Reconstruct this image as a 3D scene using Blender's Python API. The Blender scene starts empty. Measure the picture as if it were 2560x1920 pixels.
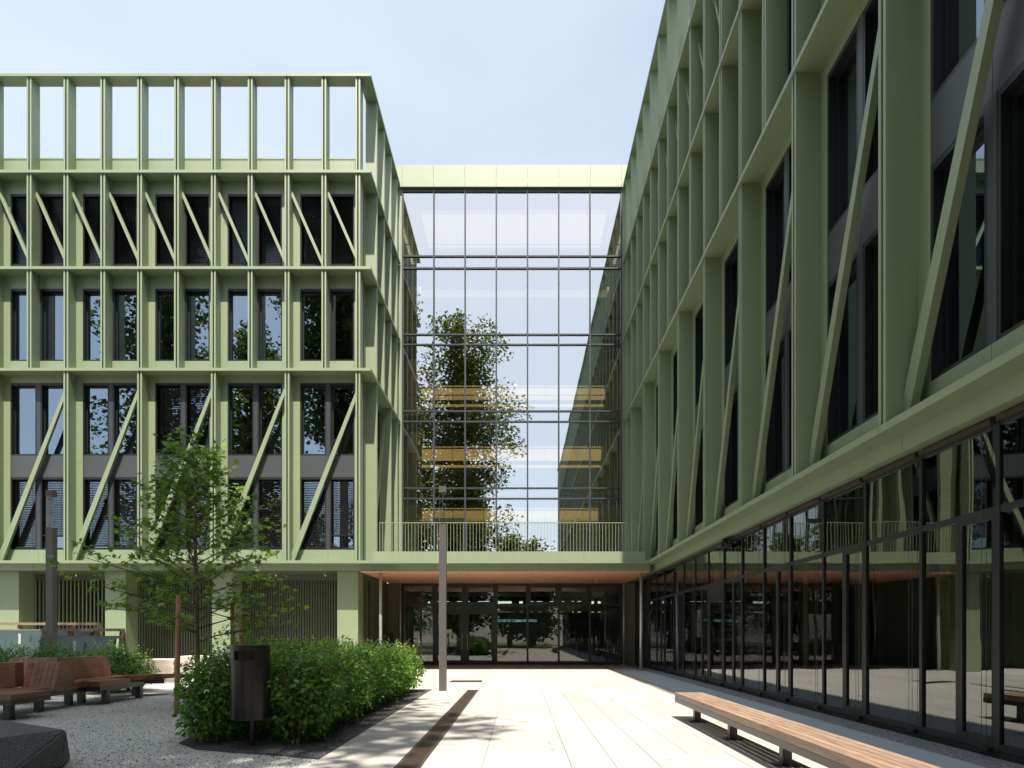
import bpy, bmesh, math, random
import numpy as np
from mathutils import Vector, Matrix

random.seed(7)
rng = np.random.default_rng(7)
sc = bpy.context.scene
col = sc.collection
R = math.radians

# ------------------------------------------------------------------ camera
cd = bpy.data.cameras.new('camera')
cam = bpy.data.objects.new('camera', cd)
col.objects.link(cam)
cam.location = (0, 0, 1.5)
cam.rotation_euler = (R(90), 0, 0)
cd.sensor_width = 36.0
cd.lens = 1597 / 2560 * 36
cd.shift_x = -0.0078
cd.shift_y = 0.2453
cd.clip_start = 0.05
cd.clip_end = 2000
sc.camera = cam

# ------------------------------------------------------------------ sky and sun
SUN = Vector((0.055, -0.48, 1.0)).normalized()
world = bpy.data.worlds.new('World')
sc.world = world
world.use_nodes = True
wn = world.node_tree.nodes
wl = world.node_tree.links
wn.clear()
w_out = wn.new('ShaderNodeOutputWorld')
w_bg = wn.new('ShaderNodeBackground')
w_sky = wn.new('ShaderNodeTexSky')
w_sky.sky_type = 'NISHITA'
w_sky.sun_disc = False
w_sky.sun_elevation = math.asin(SUN.z)
w_sky.sun_rotation = math.atan2(SUN.x, SUN.y)
w_sky.air_density = 1.0
w_sky.dust_density = 3.5
w_sky.ozone_density = 1.0
w_sky.altitude = 500
# thin high summer haze over the whole dome, a little uneven
w_tc = wn.new('ShaderNodeTexCoord')
w_map = wn.new('ShaderNodeMapping')
w_map.inputs['Scale'].default_value = (1.0, 1.0, 2.5)
w_noise = wn.new('ShaderNodeTexNoise')
w_noise.inputs['Scale'].default_value = 1.6
w_noise.inputs['Detail'].default_value = 5
w_rng = wn.new('ShaderNodeMapRange')
w_rng.inputs['From Min'].default_value = 0.3
w_rng.inputs['From Max'].default_value = 0.8
w_rng.inputs['To Min'].default_value = 0.26
w_rng.inputs['To Max'].default_value = 0.46
w_mix = wn.new('ShaderNodeMixRGB')
w_mix.inputs['Color2'].default_value = (7.0, 7.45, 7.3, 1)
wl.new(w_tc.outputs['Generated'], w_map.inputs['Vector'])
wl.new(w_map.outputs['Vector'], w_noise.inputs['Vector'])
wl.new(w_noise.outputs['Fac'], w_rng.inputs['Value'])
wl.new(w_rng.outputs['Result'], w_mix.inputs['Fac'])
wl.new(w_sky.outputs['Color'], w_mix.inputs['Color1'])
wl.new(w_mix.outputs['Color'], w_bg.inputs['Color'])
w_bg.inputs['Strength'].default_value = 0.105
wl.new(w_bg.outputs['Background'], w_out.inputs['Surface'])

sd = bpy.data.lights.new('sun', 'SUN')
sd.energy = 5.0
sd.angle = R(0.6)
sd.color = (1.0, 0.90, 0.76)
sun = bpy.data.objects.new('sun', sd)
col.objects.link(sun)
sun.rotation_euler = (-SUN).to_track_quat('-Z', 'Y').to_euler()
sun.location = (10, -40, 60)

sc.view_settings.view_transform = 'Standard'
sc.view_settings.look = 'None'
sc.view_settings.gamma = 1
sc.view_settings.exposure = 1.15
sc.view_settings.use_curve_mapping = False
sc.render.engine = 'CYCLES'
sc.cycles.use_denoising = True
try:
    sc.cycles.denoiser = 'OPENIMAGEDENOISE'
except Exception:
    pass
sc.cycles.max_bounces = 7
sc.cycles.diffuse_bounces = 3
sc.cycles.glossy_bounces = 4
sc.cycles.transmission_bounces = 4
sc.cycles.transparent_max_bounces = 12
sc.cycles.caustics_reflective = False
sc.cycles.caustics_refractive = False
sc.cycles.sample_clamp_indirect = 6

# ------------------------------------------------------------------ materials
def new_mat(name):
    m = bpy.data.materials.new(name)
    m.use_nodes = True
    nt = m.node_tree
    nt.nodes.clear()
    out = nt.nodes.new('ShaderNodeOutputMaterial')
    return m, nt, out

def noise(nt, scale, detail=3, stretch=None, rough=0.55):
    g = nt.nodes.new('ShaderNodeNewGeometry')
    n = nt.nodes.new('ShaderNodeTexNoise')
    n.inputs['Scale'].default_value = scale
    n.inputs['Detail'].default_value = detail
    n.inputs['Roughness'].default_value = rough
    if stretch:
        mp = nt.nodes.new('ShaderNodeMapping')
        mp.inputs['Scale'].default_value = stretch
        nt.links.new(g.outputs['Position'], mp.inputs['Vector'])
        nt.links.new(mp.outputs['Vector'], n.inputs['Vector'])
    else:
        nt.links.new(g.outputs['Position'], n.inputs['Vector'])
    return n

def mathn(nt, op, a, b=None):
    n = nt.nodes.new('ShaderNodeMath')
    n.operation = op
    for i, x in enumerate((a, b)):
        if x is None:
            continue
        if isinstance(x, (int, float)):
            n.inputs[i].default_value = x
        else:
            nt.links.new(x, n.inputs[i])
    return n.outputs[0]

def scale_col(nt, colr, fac):
    n = nt.nodes.new('ShaderNodeVectorMath')
    n.operation = 'SCALE'
    if isinstance(colr, tuple):
        n.inputs[0].default_value = colr[:3]
    else:
        nt.links.new(colr, n.inputs[0])
    nt.links.new(fac, n.inputs['Scale'])
    return n.outputs['Vector']

def solid(name, c, rough=0.5, metal=0.0, var=0.06, vscale=1.5, bump=0.0, bscale=60.0, per_obj=0.0, spec=0.5, stretch=None):
    m, nt, out = new_mat(name)
    b = nt.nodes.new('ShaderNodeBsdfPrincipled')
    b.inputs['Roughness'].default_value = rough
    b.inputs['Metallic'].default_value = metal
    b.inputs['Specular IOR Level'].default_value = spec
    n = noise(nt, vscale, 4, stretch)
    f = mathn(nt, 'MULTIPLY_ADD', n.outputs['Fac'], 2 * var)
    f.node.inputs[2].default_value = 1 - var
    if per_obj:
        oi = nt.nodes.new('ShaderNodeObjectInfo')
        p = mathn(nt, 'MULTIPLY_ADD', oi.outputs['Random'], 2 * per_obj)
        p.node.inputs[2].default_value = 1 - per_obj
        f = mathn(nt, 'MULTIPLY', f, p)
    nt.links.new(scale_col(nt, c, f), b.inputs['Base Color'])
    if bump:
        bn = noise(nt, bscale, 3)
        bp = nt.nodes.new('ShaderNodeBump')
        bp.inputs['Strength'].default_value = 1
        bp.inputs['Distance'].default_value = bump
        nt.links.new(bn.outputs['Fac'], bp.inputs['Height'])
        nt.links.new(bp.outputs['Normal'], b.inputs['Normal'])
    nt.links.new(b.outputs['BSDF'], out.inputs['Surface'])
    return m

def wood(name, c1, c2, stretch, rough=0.5, per_obj=0.12):
    m, nt, out = new_mat(name)
    b = nt.nodes.new('ShaderNodeBsdfPrincipled')
    b.inputs['Roughness'].default_value = rough
    n = noise(nt, 1.0, 6, stretch, 0.62)
    n.inputs['Distortion'].default_value = 1.3
    oi = nt.nodes.new('ShaderNodeObjectInfo')
    n.noise_dimensions = '4D'
    nt.links.new(mathn(nt, 'MULTIPLY', oi.outputs['Random'], 40.0), n.inputs['W'])
    cr = nt.nodes.new('ShaderNodeValToRGB')
    cr.color_ramp.elements[0].position = 0.33
    cr.color_ramp.elements[0].color = (*c1, 1)
    cr.color_ramp.elements[1].position = 0.66
    cr.color_ramp.elements[1].color = (*c2, 1)
    nt.links.new(n.outputs['Fac'], cr.inputs['Fac'])
    p = mathn(nt, 'MULTIPLY_ADD', oi.outputs['Random'], 2 * per_obj)
    p.node.inputs[2].default_value = 1 - per_obj
    nt.links.new(scale_col(nt, cr.outputs['Color'], p), b.inputs['Base Color'])
    bp = nt.nodes.new('ShaderNodeBump')
    bp.inputs['Distance'].default_value = 0.002
    nt.links.new(n.outputs['Fac'], bp.inputs['Height'])
    nt.links.new(bp.outputs['Normal'], b.inputs['Normal'])
    nt.links.new(b.outputs['BSDF'], out.inputs['Surface'])
    return m

def glass(name, ior, tint, wave=0.004, wscale=0.9, gloss=(1, 1, 1)):
    m, nt, out = new_mat(name)
    fr = nt.nodes.new('ShaderNodeFresnel')
    fr.inputs['IOR'].default_value = ior
    tr = nt.nodes.new('ShaderNodeBsdfTransparent')
    tr.inputs['Color'].default_value = (*tint, 1)
    gl = nt.nodes.new('ShaderNodeBsdfGlossy')
    gl.inputs['Roughness'].default_value = 0.0
    gl.inputs['Color'].default_value = (*gloss, 1)
    n = noise(nt, wscale, 1)
    n.noise_dimensions = '4D'
    oi = nt.nodes.new('ShaderNodeObjectInfo')
    nt.links.new(mathn(nt, 'MULTIPLY', oi.outputs['Random'], 30.0), n.inputs['W'])
    bp = nt.nodes.new('ShaderNodeBump')
    bp.inputs['Distance'].default_value = wave
    nt.links.new(n.outputs['Fac'], bp.inputs['Height'])
    nt.links.new(bp.outputs['Normal'], gl.inputs['Normal'])
    mx = nt.nodes.new('ShaderNodeMixShader')
    nt.links.new(fr.outputs['Fac'], mx.inputs['Fac'])
    nt.links.new(tr.outputs['BSDF'], mx.inputs[1])
    nt.links.new(gl.outputs['BSDF'], mx.inputs[2])
    nt.links.new(mx.outputs['Shader'], out.inputs['Surface'])
    return m

def leaf_mat(name, c1, c2, trans=0.3, rough=0.45):
    m, nt, out = new_mat(name)
    g = nt.nodes.new('ShaderNodeNewGeometry')
    cr = nt.nodes.new('ShaderNodeValToRGB')
    cr.color_ramp.elements[0].color = (*c1, 1)
    cr.color_ramp.elements[1].color = (*c2, 1)
    nt.links.new(g.outputs['Random Per Island'], cr.inputs['Fac'])
    b = nt.nodes.new('ShaderNodeBsdfPrincipled')
    b.inputs['Roughness'].default_value = rough
    b.inputs['Specular IOR Level'].default_value = 0.4
    nt.links.new(cr.outputs['Color'], b.inputs['Base Color'])
    t = nt.nodes.new('ShaderNodeBsdfTranslucent')
    gm = nt.nodes.new('ShaderNodeMixRGB')
    gm.blend_type = 'MULTIPLY'
    gm.inputs['Fac'].default_value = 1
    gm.inputs['Color2'].default_value = (1.5, 1.7, 0.6, 1)
    nt.links.new(cr.outputs['Color'], gm.inputs['Color1'])
    nt.links.new(gm.outputs['Color'], t.inputs['Color'])
    mx = nt.nodes.new('ShaderNodeMixShader')
    mx.inputs['Fac'].default_value = trans
    nt.links.new(b.outputs['BSDF'], mx.inputs[1])
    nt.links.new(t.outputs['BSDF'], mx.inputs[2])
    nt.links.new(mx.outputs['Shader'], out.inputs['Surface'])
    return m

def speckle(name, base, dark, light, scale, rough=0.9, bump=0.006, big=0.12):
    m, nt, out = new_mat(name)
    b = nt.nodes.new('ShaderNodeBsdfPrincipled')
    b.inputs['Roughness'].default_value = rough
    b.inputs['Specular IOR Level'].default_value = 0.25
    g = nt.nodes.new('ShaderNodeNewGeometry')
    v = nt.nodes.new('ShaderNodeTexVoronoi')
    v.inputs['Scale'].default_value = scale
    nt.links.new(g.outputs['Position'], v.inputs['Vector'])
    sx = nt.nodes.new('ShaderNodeSeparateColor')
    nt.links.new(v.outputs['Color'], sx.inputs['Color'])
    cr = nt.nodes.new('ShaderNodeValToRGB')
    e = cr.color_ramp.elements
    e[0].position, e[0].color = 0.0, (*dark, 1)
    e[1].position, e[1].color = 1.0, (*light, 1)
    for p, c in ((0.16, dark), (0.26, base), (0.72, base)):
        x = e.new(p)
        x.color = (*c, 1)
    nt.links.new(sx.outputs['Red'], cr.inputs['Fac'])
    n = noise(nt, 0.8, 4)
    f = mathn(nt, 'MULTIPLY_ADD', n.outputs['Fac'], 2 * big)
    f.node.inputs[2].default_value = 1 - big
    nt.links.new(scale_col(nt, cr.outputs['Color'], f), b.inputs['Base Color'])
    bp = nt.nodes.new('ShaderNodeBump')
    bp.inputs['Distance'].default_value = bump
    bp.invert = True
    nt.links.new(v.outputs['Distance'], bp.inputs['Height'])
    nt.links.new(bp.outputs['Normal'], b.inputs['Normal'])
    nt.links.new(b.outputs['BSDF'], out.inputs['Surface'])
    return m

GREEN = solid('pale_green_paint', (0.180, 0.236, 0.136), 0.51, var=0.10, vscale=1.0, stretch=(2.2, 2.2, 0.35))
GREEN.node_tree.nodes['Principled BSDF'].inputs['IOR'].default_value = 1.9
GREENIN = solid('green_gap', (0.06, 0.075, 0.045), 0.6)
DARK = solid('anthracite_metal', (0.009, 0.0115, 0.0135), 0.42, var=0.1)
FRAME = solid('slate_grey_metal', (0.035, 0.042, 0.05), 0.4, var=0.05)
SPANDREL = solid('spandrel_grey', (0.052, 0.060, 0.066), 0.38, var=0.05)
SLAT = solid('blind_slat', (0.02, 0.017, 0.017), 0.35)
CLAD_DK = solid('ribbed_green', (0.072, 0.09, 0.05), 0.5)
BLACK = solid('black_void', (0.006, 0.006, 0.006), 0.8)
GALV = solid('galvanised_steel', (0.42, 0.43, 0.43), 0.42, 0.6, var=0.12, vscale=9)
STEEL = solid('powder_coat_dark', (0.030, 0.031, 0.034), 0.34, var=0.08, vscale=6)
BINMAT = solid('bin_steel', (0.014, 0.0135, 0.0135), 0.28, 0.4, var=0.15, vscale=4)
LAMPMAT = solid('lamp_grey', (0.105, 0.100, 0.100), 0.36, 0.2, var=0.06)
SLAB = solid('concrete_slab', (0.365, 0.360, 0.338), 0.82, var=0.07, vscale=1.1, bump=0.0006, bscale=90, per_obj=0.075, spec=0.3)
SLABSH = solid('shade_blue_concrete', (0.35, 0.40, 0.43), 0.85, var=0.07, vscale=2, bump=0.0008, per_obj=0.03, spec=0.3)  # blue cast of the right wing's shade is put into this colour
JOINT = solid('joint_sand', (0.36, 0.30, 0.235), 0.95, var=0.2, vscale=30)
GRAVEL = speckle('pale_gravel', (0.54, 0.54, 0.505), (0.17, 0.17, 0.17), (0.66, 0.64, 0.59), 70)
BEDGRAVEL = speckle('dark_basalt_chips', (0.055, 0.056, 0.060), (0.02, 0.02, 0.02), (0.16, 0.16, 0.17), 60)
STRIPGR = speckle('grey_gravel_strip', (0.22, 0.235, 0.25), (0.07, 0.07, 0.08), (0.36, 0.38, 0.4), 60)
PAVEFAR = solid('far_paving', (0.44, 0.43, 0.40), 0.85, var=0.08, vscale=0.7, spec=0.3)
GROUND = solid('ground_earth', (0.20, 0.19, 0.16), 0.95, var=0.15, vscale=0.3)
LAWN = solid('lawn_green', (0.055, 0.09, 0.03), 0.95, var=0.3, vscale=0.8)
BENCHW = wood('bench_hardwood', (0.185, 0.122, 0.085), (0.32, 0.232, 0.172), (16, 1.6, 16), 0.5)
LOUNGEW = wood('lounge_hardwood', (0.14, 0.064, 0.038), (0.26, 0.132, 0.082), (14, 1.5, 14), 0.42)
LOUNGEX = wood('lounge_hardwood_end', (0.145, 0.066, 0.04), (0.27, 0.135, 0.084), (3, 3, 18), 0.42)
SOFFITW = wood('soffit_larch', (0.54, 0.25, 0.15), (0.70, 0.37, 0.24), (0.5, 26, 1), 0.45, 0.05)
INWOOD = wood('interior_spruce', (0.36, 0.23, 0.08), (0.50, 0.34, 0.13), (1, 1, 12), 0.5, 0.06)
STAKEW = wood('stake_wood', (0.30, 0.15, 0.07), (0.46, 0.26, 0.13), (10, 10, 1.2), 0.7)
CRATEW = wood('shaded_crate_wood', (0.17, 0.13, 0.08), (0.27, 0.21, 0.135), (3, 3, 3), 0.7)  # darkened so the stored stacks look shaded although sun falls there
BOARDS = solid('pale_boards', (0.60, 0.55, 0.46), 0.6, var=0.1, vscale=5, per_obj=0.12)
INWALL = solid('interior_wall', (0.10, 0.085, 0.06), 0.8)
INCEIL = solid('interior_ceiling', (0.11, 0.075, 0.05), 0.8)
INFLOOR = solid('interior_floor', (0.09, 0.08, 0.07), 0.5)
RUST = solid('rusty_grating', (0.048, 0.034, 0.028), 0.7, 0.3, var=0.6, vscale=5, spec=0.3)
RUSTDK = solid('drain_dark', (0.035, 0.03, 0.027), 0.7, var=0.3)
BOULDER = speckle('dark_cast_stone', (0.075, 0.077, 0.082), (0.04, 0.04, 0.04), (0.21, 0.21, 0.215), 160, 0.62, 0.0006, 0.1)
BARK = solid('bark', (0.16, 0.125, 0.085), 0.85, var=0.3, vscale=8, bump=0.004, bscale=40)
TWIG = solid('twig', (0.09, 0.055, 0.035), 0.8, var=0.2)
MAPLE = leaf_mat('maple_leaf', (0.06, 0.13, 0.02), (0.18, 0.28, 0.042), 0.42)
HEDGEL = leaf_mat('hedge_leaf', (0.045, 0.12, 0.019), (0.145, 0.265, 0.04), 0.36, 0.4)
SHOOTL = leaf_mat('young_shoot_leaf', (0.09, 0.18, 0.025), (0.22, 0.31, 0.05), 0.36, 0.4)
TREELEAF = leaf_mat('street_tree_leaf', (0.045, 0.068, 0.018), (0.11, 0.14, 0.038), 0.36)
G_WIN = glass('window_glass', 3.6, (0.62, 0.72, 0.68), 0.0016, 0.8, (0.70, 0.86, 1.0))
G_LINK = glass('link_glass', 6.6, (0.72, 0.80, 0.70), 0.0014, 0.8)
G_ENTRY = glass('entrance_glass', 2.1, (0.66, 0.80, 0.74), 0.0012, 0.8)
G_SHOP = glass('ground_glass', 2.35, (0.60, 0.72, 0.70), 0.0030, 0.9, (0.93, 0.97, 1.0))
G_LAMP = glass('lamp_glass', 1.45, (0.94, 0.97, 0.97), 0.0)
G_STACK = glass('stacked_glass', 1.6, (0.50, 0.74, 0.72), 0.0)
PRISM = glass('lamp_prism', 1.9, (0.80, 0.86, 0.88), 0.02, 14)
TEALEDGE = solid('shaded_glass_teal', (0.042, 0.072, 0.070), 0.12, var=0.1, vscale=2)  # shade on the stack is mixed into this darker teal
WHITE = solid('white_film', (0.45, 0.47, 0.47), 0.4)
PAPER = solid('paper_notice', (0.62, 0.62, 0.56), 0.7)
LETTER = solid('pale_letters', (0.62, 0.80, 0.80), 0.5)
LETTER.node_tree.nodes['Principled BSDF'].inputs['Emission Color'].default_value = (0.5, 0.9, 0.9, 1)
LETTER.node_tree.nodes['Principled BSDF'].inputs['Emission Strength'].default_value = 0.16
DESK = wood('desk_wood', (0.50, 0.29, 0.10), (0.62, 0.40, 0.17), (1, 1, 6), 0.5)
HOUSING = solid('housing_brown', (0.045, 0.036, 0.035), 0.35)
PLASTIC = solid('dark_plastic', (0.02, 0.02, 0.02), 0.5)

# ------------------------------------------------------------------ mesh helpers
class MB:
    def __init__(self):
        self.v, self.f, self.m = [], [], []

    def faces(self, verts, faces, mi=0):
        o = len(self.v)
        self.v += [tuple(p) for p in verts]
        for f in faces:
            self.f.append(tuple(i + o for i in f))
            self.m.append(mi)
        return self

    def box(self, x0, x1, y0, y1, z0, z1, mi=0):
        v = [(x0, y0, z0), (x1, y0, z0), (x1, y1, z0), (x0, y1, z0), (x0, y0, z1), (x1, y0, z1), (x1, y1, z1), (x0, y1, z1)]
        return self.faces(v, [(0, 3, 2, 1), (4, 5, 6, 7), (0, 1, 5, 4), (1, 2, 6, 5), (2, 3, 7, 6), (3, 0, 4, 7)], mi)

    def quad(self, a, b, c, d, mi=0):
        return self.faces([a, b, c, d], [(0, 1, 2, 3)], mi)

    def prism_z(self, poly, z0, z1, mi=0):
        n = len(poly)
        v = [(x, y, z0) for x, y in poly] + [(x, y, z1) for x, y in poly]
        f = [tuple(range(n - 1, -1, -1)), tuple(range(n, 2 * n))] + [(i, (i + 1) % n, n + (i + 1) % n, n + i) for i in range(n)]
        return self.faces(v, f, mi)

    def prism_y(self, poly, y0, y1, mi=0):      # poly in (x, z)
        n = len(poly)
        v = [(x, y0, z) for x, z in poly] + [(x, y1, z) for x, z in poly]
        f = [tuple(range(n)), tuple(range(2 * n - 1, n - 1, -1))] + [(n + i, n + (i + 1) % n, (i + 1) % n, i) for i in range(n)]
        return self.faces(v, f, mi)

    def prism_x(self, poly, x0, x1, mi=0):      # poly in (y, z)
        n = len(poly)
        v = [(x0, y, z) for y, z in poly] + [(x1, y, z) for y, z in poly]
        f = [tuple(range(n - 1, -1, -1)), tuple(range(n, 2 * n))] + [(i, (i + 1) % n, n + (i + 1) % n, n + i) for i in range(n)]
        return self.faces(v, f, mi)

    def tube(self, pts, rad, n=8, mi=0, cap=True):
        pts = [Vector(p) for p in pts]
        if not hasattr(rad, '__len__'):
            rad = [rad] * len(pts)
        o = len(self.v)
        for i, p in enumerate(pts):
            d = (pts[min(i + 1, len(pts) - 1)] - pts[max(i - 1, 0)]).normalized()
            a = Vector((1, 0, 0)) if abs(d.x) < 0.8 else Vector((0, 1, 0))
            e1 = d.cross(a).normalized()
            e2 = d.cross(e1)
            for k in range(n):
                t = 2 * math.pi * k / n
                q = p + (e1 * math.cos(t) + e2 * math.sin(t)) * rad[i]
                self.v.append(tuple(q))
        for i in range(len(pts) - 1):
            for k in range(n):
                k2 = (k + 1) % n
                self.f.append((o + i * n + k, o + i * n + k2, o + (i + 1) * n + k2, o + (i + 1) * n + k))
                self.m.append(mi)
        if cap:
            self.f.append(tuple(o + k for k in range(n))[::-1])
            self.m.append(mi)
            self.f.append(tuple(o + (len(pts) - 1) * n + k for k in range(n)))
            self.m.append(mi)
        return self

    def mesh(self, name, mats, smooth=False):
        me = bpy.data.meshes.new(name)
        me.from_pydata(self.v, [], self.f)
        for m in (mats if isinstance(mats, (list, tuple)) else [mats]):
            me.materials.append(m)
        if any(self.m):
            me.polygons.foreach_set('material_index', self.m)
        if smooth:
            me.polygons.foreach_set('use_smooth', [True] * len(me.polygons))
        me.update()
        return me

def link(name, me, parent=None, loc=(0, 0, 0), rz=0.0, world_loc=True, kind=None, label=None):
    o = bpy.data.objects.new(name, me)
    col.objects.link(o)
    p = Vector(loc)
    if parent is not None:
        o.parent = parent
        if world_loc:
            p = p - parent.location
    o.location = p
    o.rotation_euler = (0, 0, rz)
    if kind:
        o['kind'] = kind
    if label:
        o['label'] = label
    return o

def thing(name, label, cat, loc=(0, 0, 0), group=None):
    o = bpy.data.objects.new(name, None)
    col.objects.link(o)
    o.empty_display_size = 0.3
    o.location = loc
    o['label'] = label
    o['category'] = cat
    if group:
        o['group'] = group
    return o

def tag(o, label, cat, group=None):
    o['label'] = label
    o['category'] = cat
    if group:
        o['group'] = group
    return o

_cache = {}
def cached(key, fn):
    if key not in _cache:
        _cache[key] = fn()
    return _cache[key]

def fast_mesh(name, verts, tris, mat):
    """verts (N,3) array, tris (M,3) int array"""
    me = bpy.data.meshes.new(name)
    nv, nf = len(verts), len(tris)
    me.vertices.add(nv)
    me.vertices.foreach_set('co', np.asarray(verts, dtype=np.float32).ravel())
    me.loops.add(nf * 3)
    me.loops.foreach_set('vertex_index', np.asarray(tris, dtype=np.int32).ravel())
    me.polygons.add(nf)
    me.polygons.foreach_set('loop_start', np.arange(0, nf * 3, 3, dtype=np.int32))
    me.polygons.foreach_set('loop_total', np.full(nf, 3, dtype=np.int32))
    me.materials.append(mat)
    me.update(calc_edges=True)
    me.validate()
    return me

def scatter(tv, tt, pos, normal, size, spin=None):
    """place leaf template (tv verts, tt tris; leaf lies in xy, +y is its tip, +z its face) at pos with normal"""
    n = len(pos)
    nz = normal / np.linalg.norm(normal, axis=1, keepdims=True)
    a = rng.normal(size=(n, 3)) if spin is None else spin
    ny = a - (a * nz).sum(1, keepdims=True) * nz
    ny /= np.linalg.norm(ny, axis=1, keepdims=True) + 1e-9
    nx = np.cross(ny, nz)
    t = tv[None, :, :] * size[:, None, None]
    v = t[..., 0:1] * nx[:, None, :] + t[..., 1:2] * ny[:, None, :] + t[..., 2:3] * nz[:, None, :] + pos[:, None, :]
    k = len(tv)
    f = tt[None, :, :] + (np.arange(n) * k)[:, None, None]
    return v.reshape(-1, 3), f.reshape(-1, 3)

# ------------------------------------------------------------------ levels shared by both wings
ZL = [4.43, 12.25, 16.38, 20.30, 24.22]       # undersides of the five ledges
LT = 0.11
XR, YF, XL = 5.27, 26.0, -6.10                # fin planes: right wing, left wing front, left wing return

class Facade:
    """local u runs left to right seen from outside, v goes into the building, z is world height"""
    def __init__(self, wing, x, y, rz):
        self.w, self.x, self.y, self.rz = wing, x, y, rz
        self.c, self.s = math.cos(rz), math.sin(rz)

    def put(self, name, me, u=0.0, parent=None, **k):
        if parent is not None:
            return link(name, me, parent, (0, 0, 0), 0, world_loc=False, **k)
        return link(name, me, self.w, (self.x + u * self.c, self.y + u * self.s, 0), self.rz, **k)

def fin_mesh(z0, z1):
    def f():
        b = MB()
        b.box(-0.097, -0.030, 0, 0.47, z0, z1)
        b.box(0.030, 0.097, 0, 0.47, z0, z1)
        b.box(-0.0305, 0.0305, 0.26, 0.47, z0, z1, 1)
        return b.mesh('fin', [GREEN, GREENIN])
    return cached(('fin', z0, z1), f)

def panel_mesh(u0, u1, v0, v1, z0, z1, mat=None):
    mat = mat or GREEN
    return cached(('panel', round(u0, 3), round(u1, 3), v0, v1, z0, z1, mat.name),
                  lambda: MB().box(u0, u1, v0, v1, z0, z1).mesh('panel', mat))

def window(fac, u, u0, u1, z0, z1, blind=None, gm=None):
    gm = gm or G_WIN
    def fr():
        b = MB()
        t = 0.055
        for (a0, a1, c0, c1) in ((u0, u0 + t, z0, z1), (u1 - t, u1, z0, z1), (u0 + t, u1 - t, z0, z0 + t), (u0 + t, u1 - t, z1 - t - 0.04, z1)):
            b.box(a0, a1, 0.475, 0.74, c0, c1)
        t2 = 0.045
        a, c = u0 + t, u1 - t
        e, g = z0 + t, z1 - t - 0.04
        for (a0, a1, c0, c1) in ((a, a + t2, e, g), (c - t2, c, e, g), (a + t2, c - t2, e, e + t2), (a + t2, c - t2, g - t2, g)):
            b.box(a0, a1, 0.615, 0.71, c0, c1)
        return b.mesh('window_frame', DARK)
    def pn():
        b = MB()
        b.quad((u0 + 0.07, 0.655, z0 + 0.07), (u1 - 0.07, 0.655, z0 + 0.07), (u1 - 0.07, 0.655, z1 - 0.1), (u0 + 0.07, 0.655, z1 - 0.1))
        return b.mesh('pane', gm)
    def bl():
        b = MB()
        zz = z1 - 0.12
        zb = z0 + blind
        while zz > zb:
            b.quad((u0 + 0.06, 0.495, zz - 0.012), (u1 - 0.06, 0.495, zz - 0.012), (u1 - 0.06, 0.565, zz + 0.012), (u0 + 0.06, 0.565, zz + 0.012))
            zz -= 0.072
        b.box(u0 + 0.06, u1 - 0.06, 0.495, 0.565, zb - 0.035, zb - 0.005)
        for uu in (u0 + 0.2, u1 - 0.2):
            b.box(uu - 0.004, uu + 0.004, 0.526, 0.534, zb, z1 - 0.09)
        return b.mesh('blind', SLAT)
    k = (round(u0, 3), round(u1, 3), z0, z1)
    w = fac.put('window', cached(('wf',) + k, fr), u)
    p = fac.put('pane', cached(('wp', gm.name) + k, pn), parent=w)
    p.rotation_euler = (random.uniform(-1, 1) * 0.0012, 0, random.uniform(-1, 1) * 0.0012)
    if blind is not None:
        fac.put('blind', cached(('wb', blind) + k, bl), parent=w)
    return w

def brace_mesh(key, poly):
    return cached(('brace', key), lambda: MB().prism_y(poly, 0.24, 0.36).mesh('brace', GREEN))

L1BR = [(0.10, 4.545), (0.21, 4.545), (2.90, 11.58), (2.90, 11.93), (0.10, 4.90)]
L3BR = [(0.10, 19.53), (1.40, 16.56), (1.40, 16.83), (0.10, 19.80)]

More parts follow.
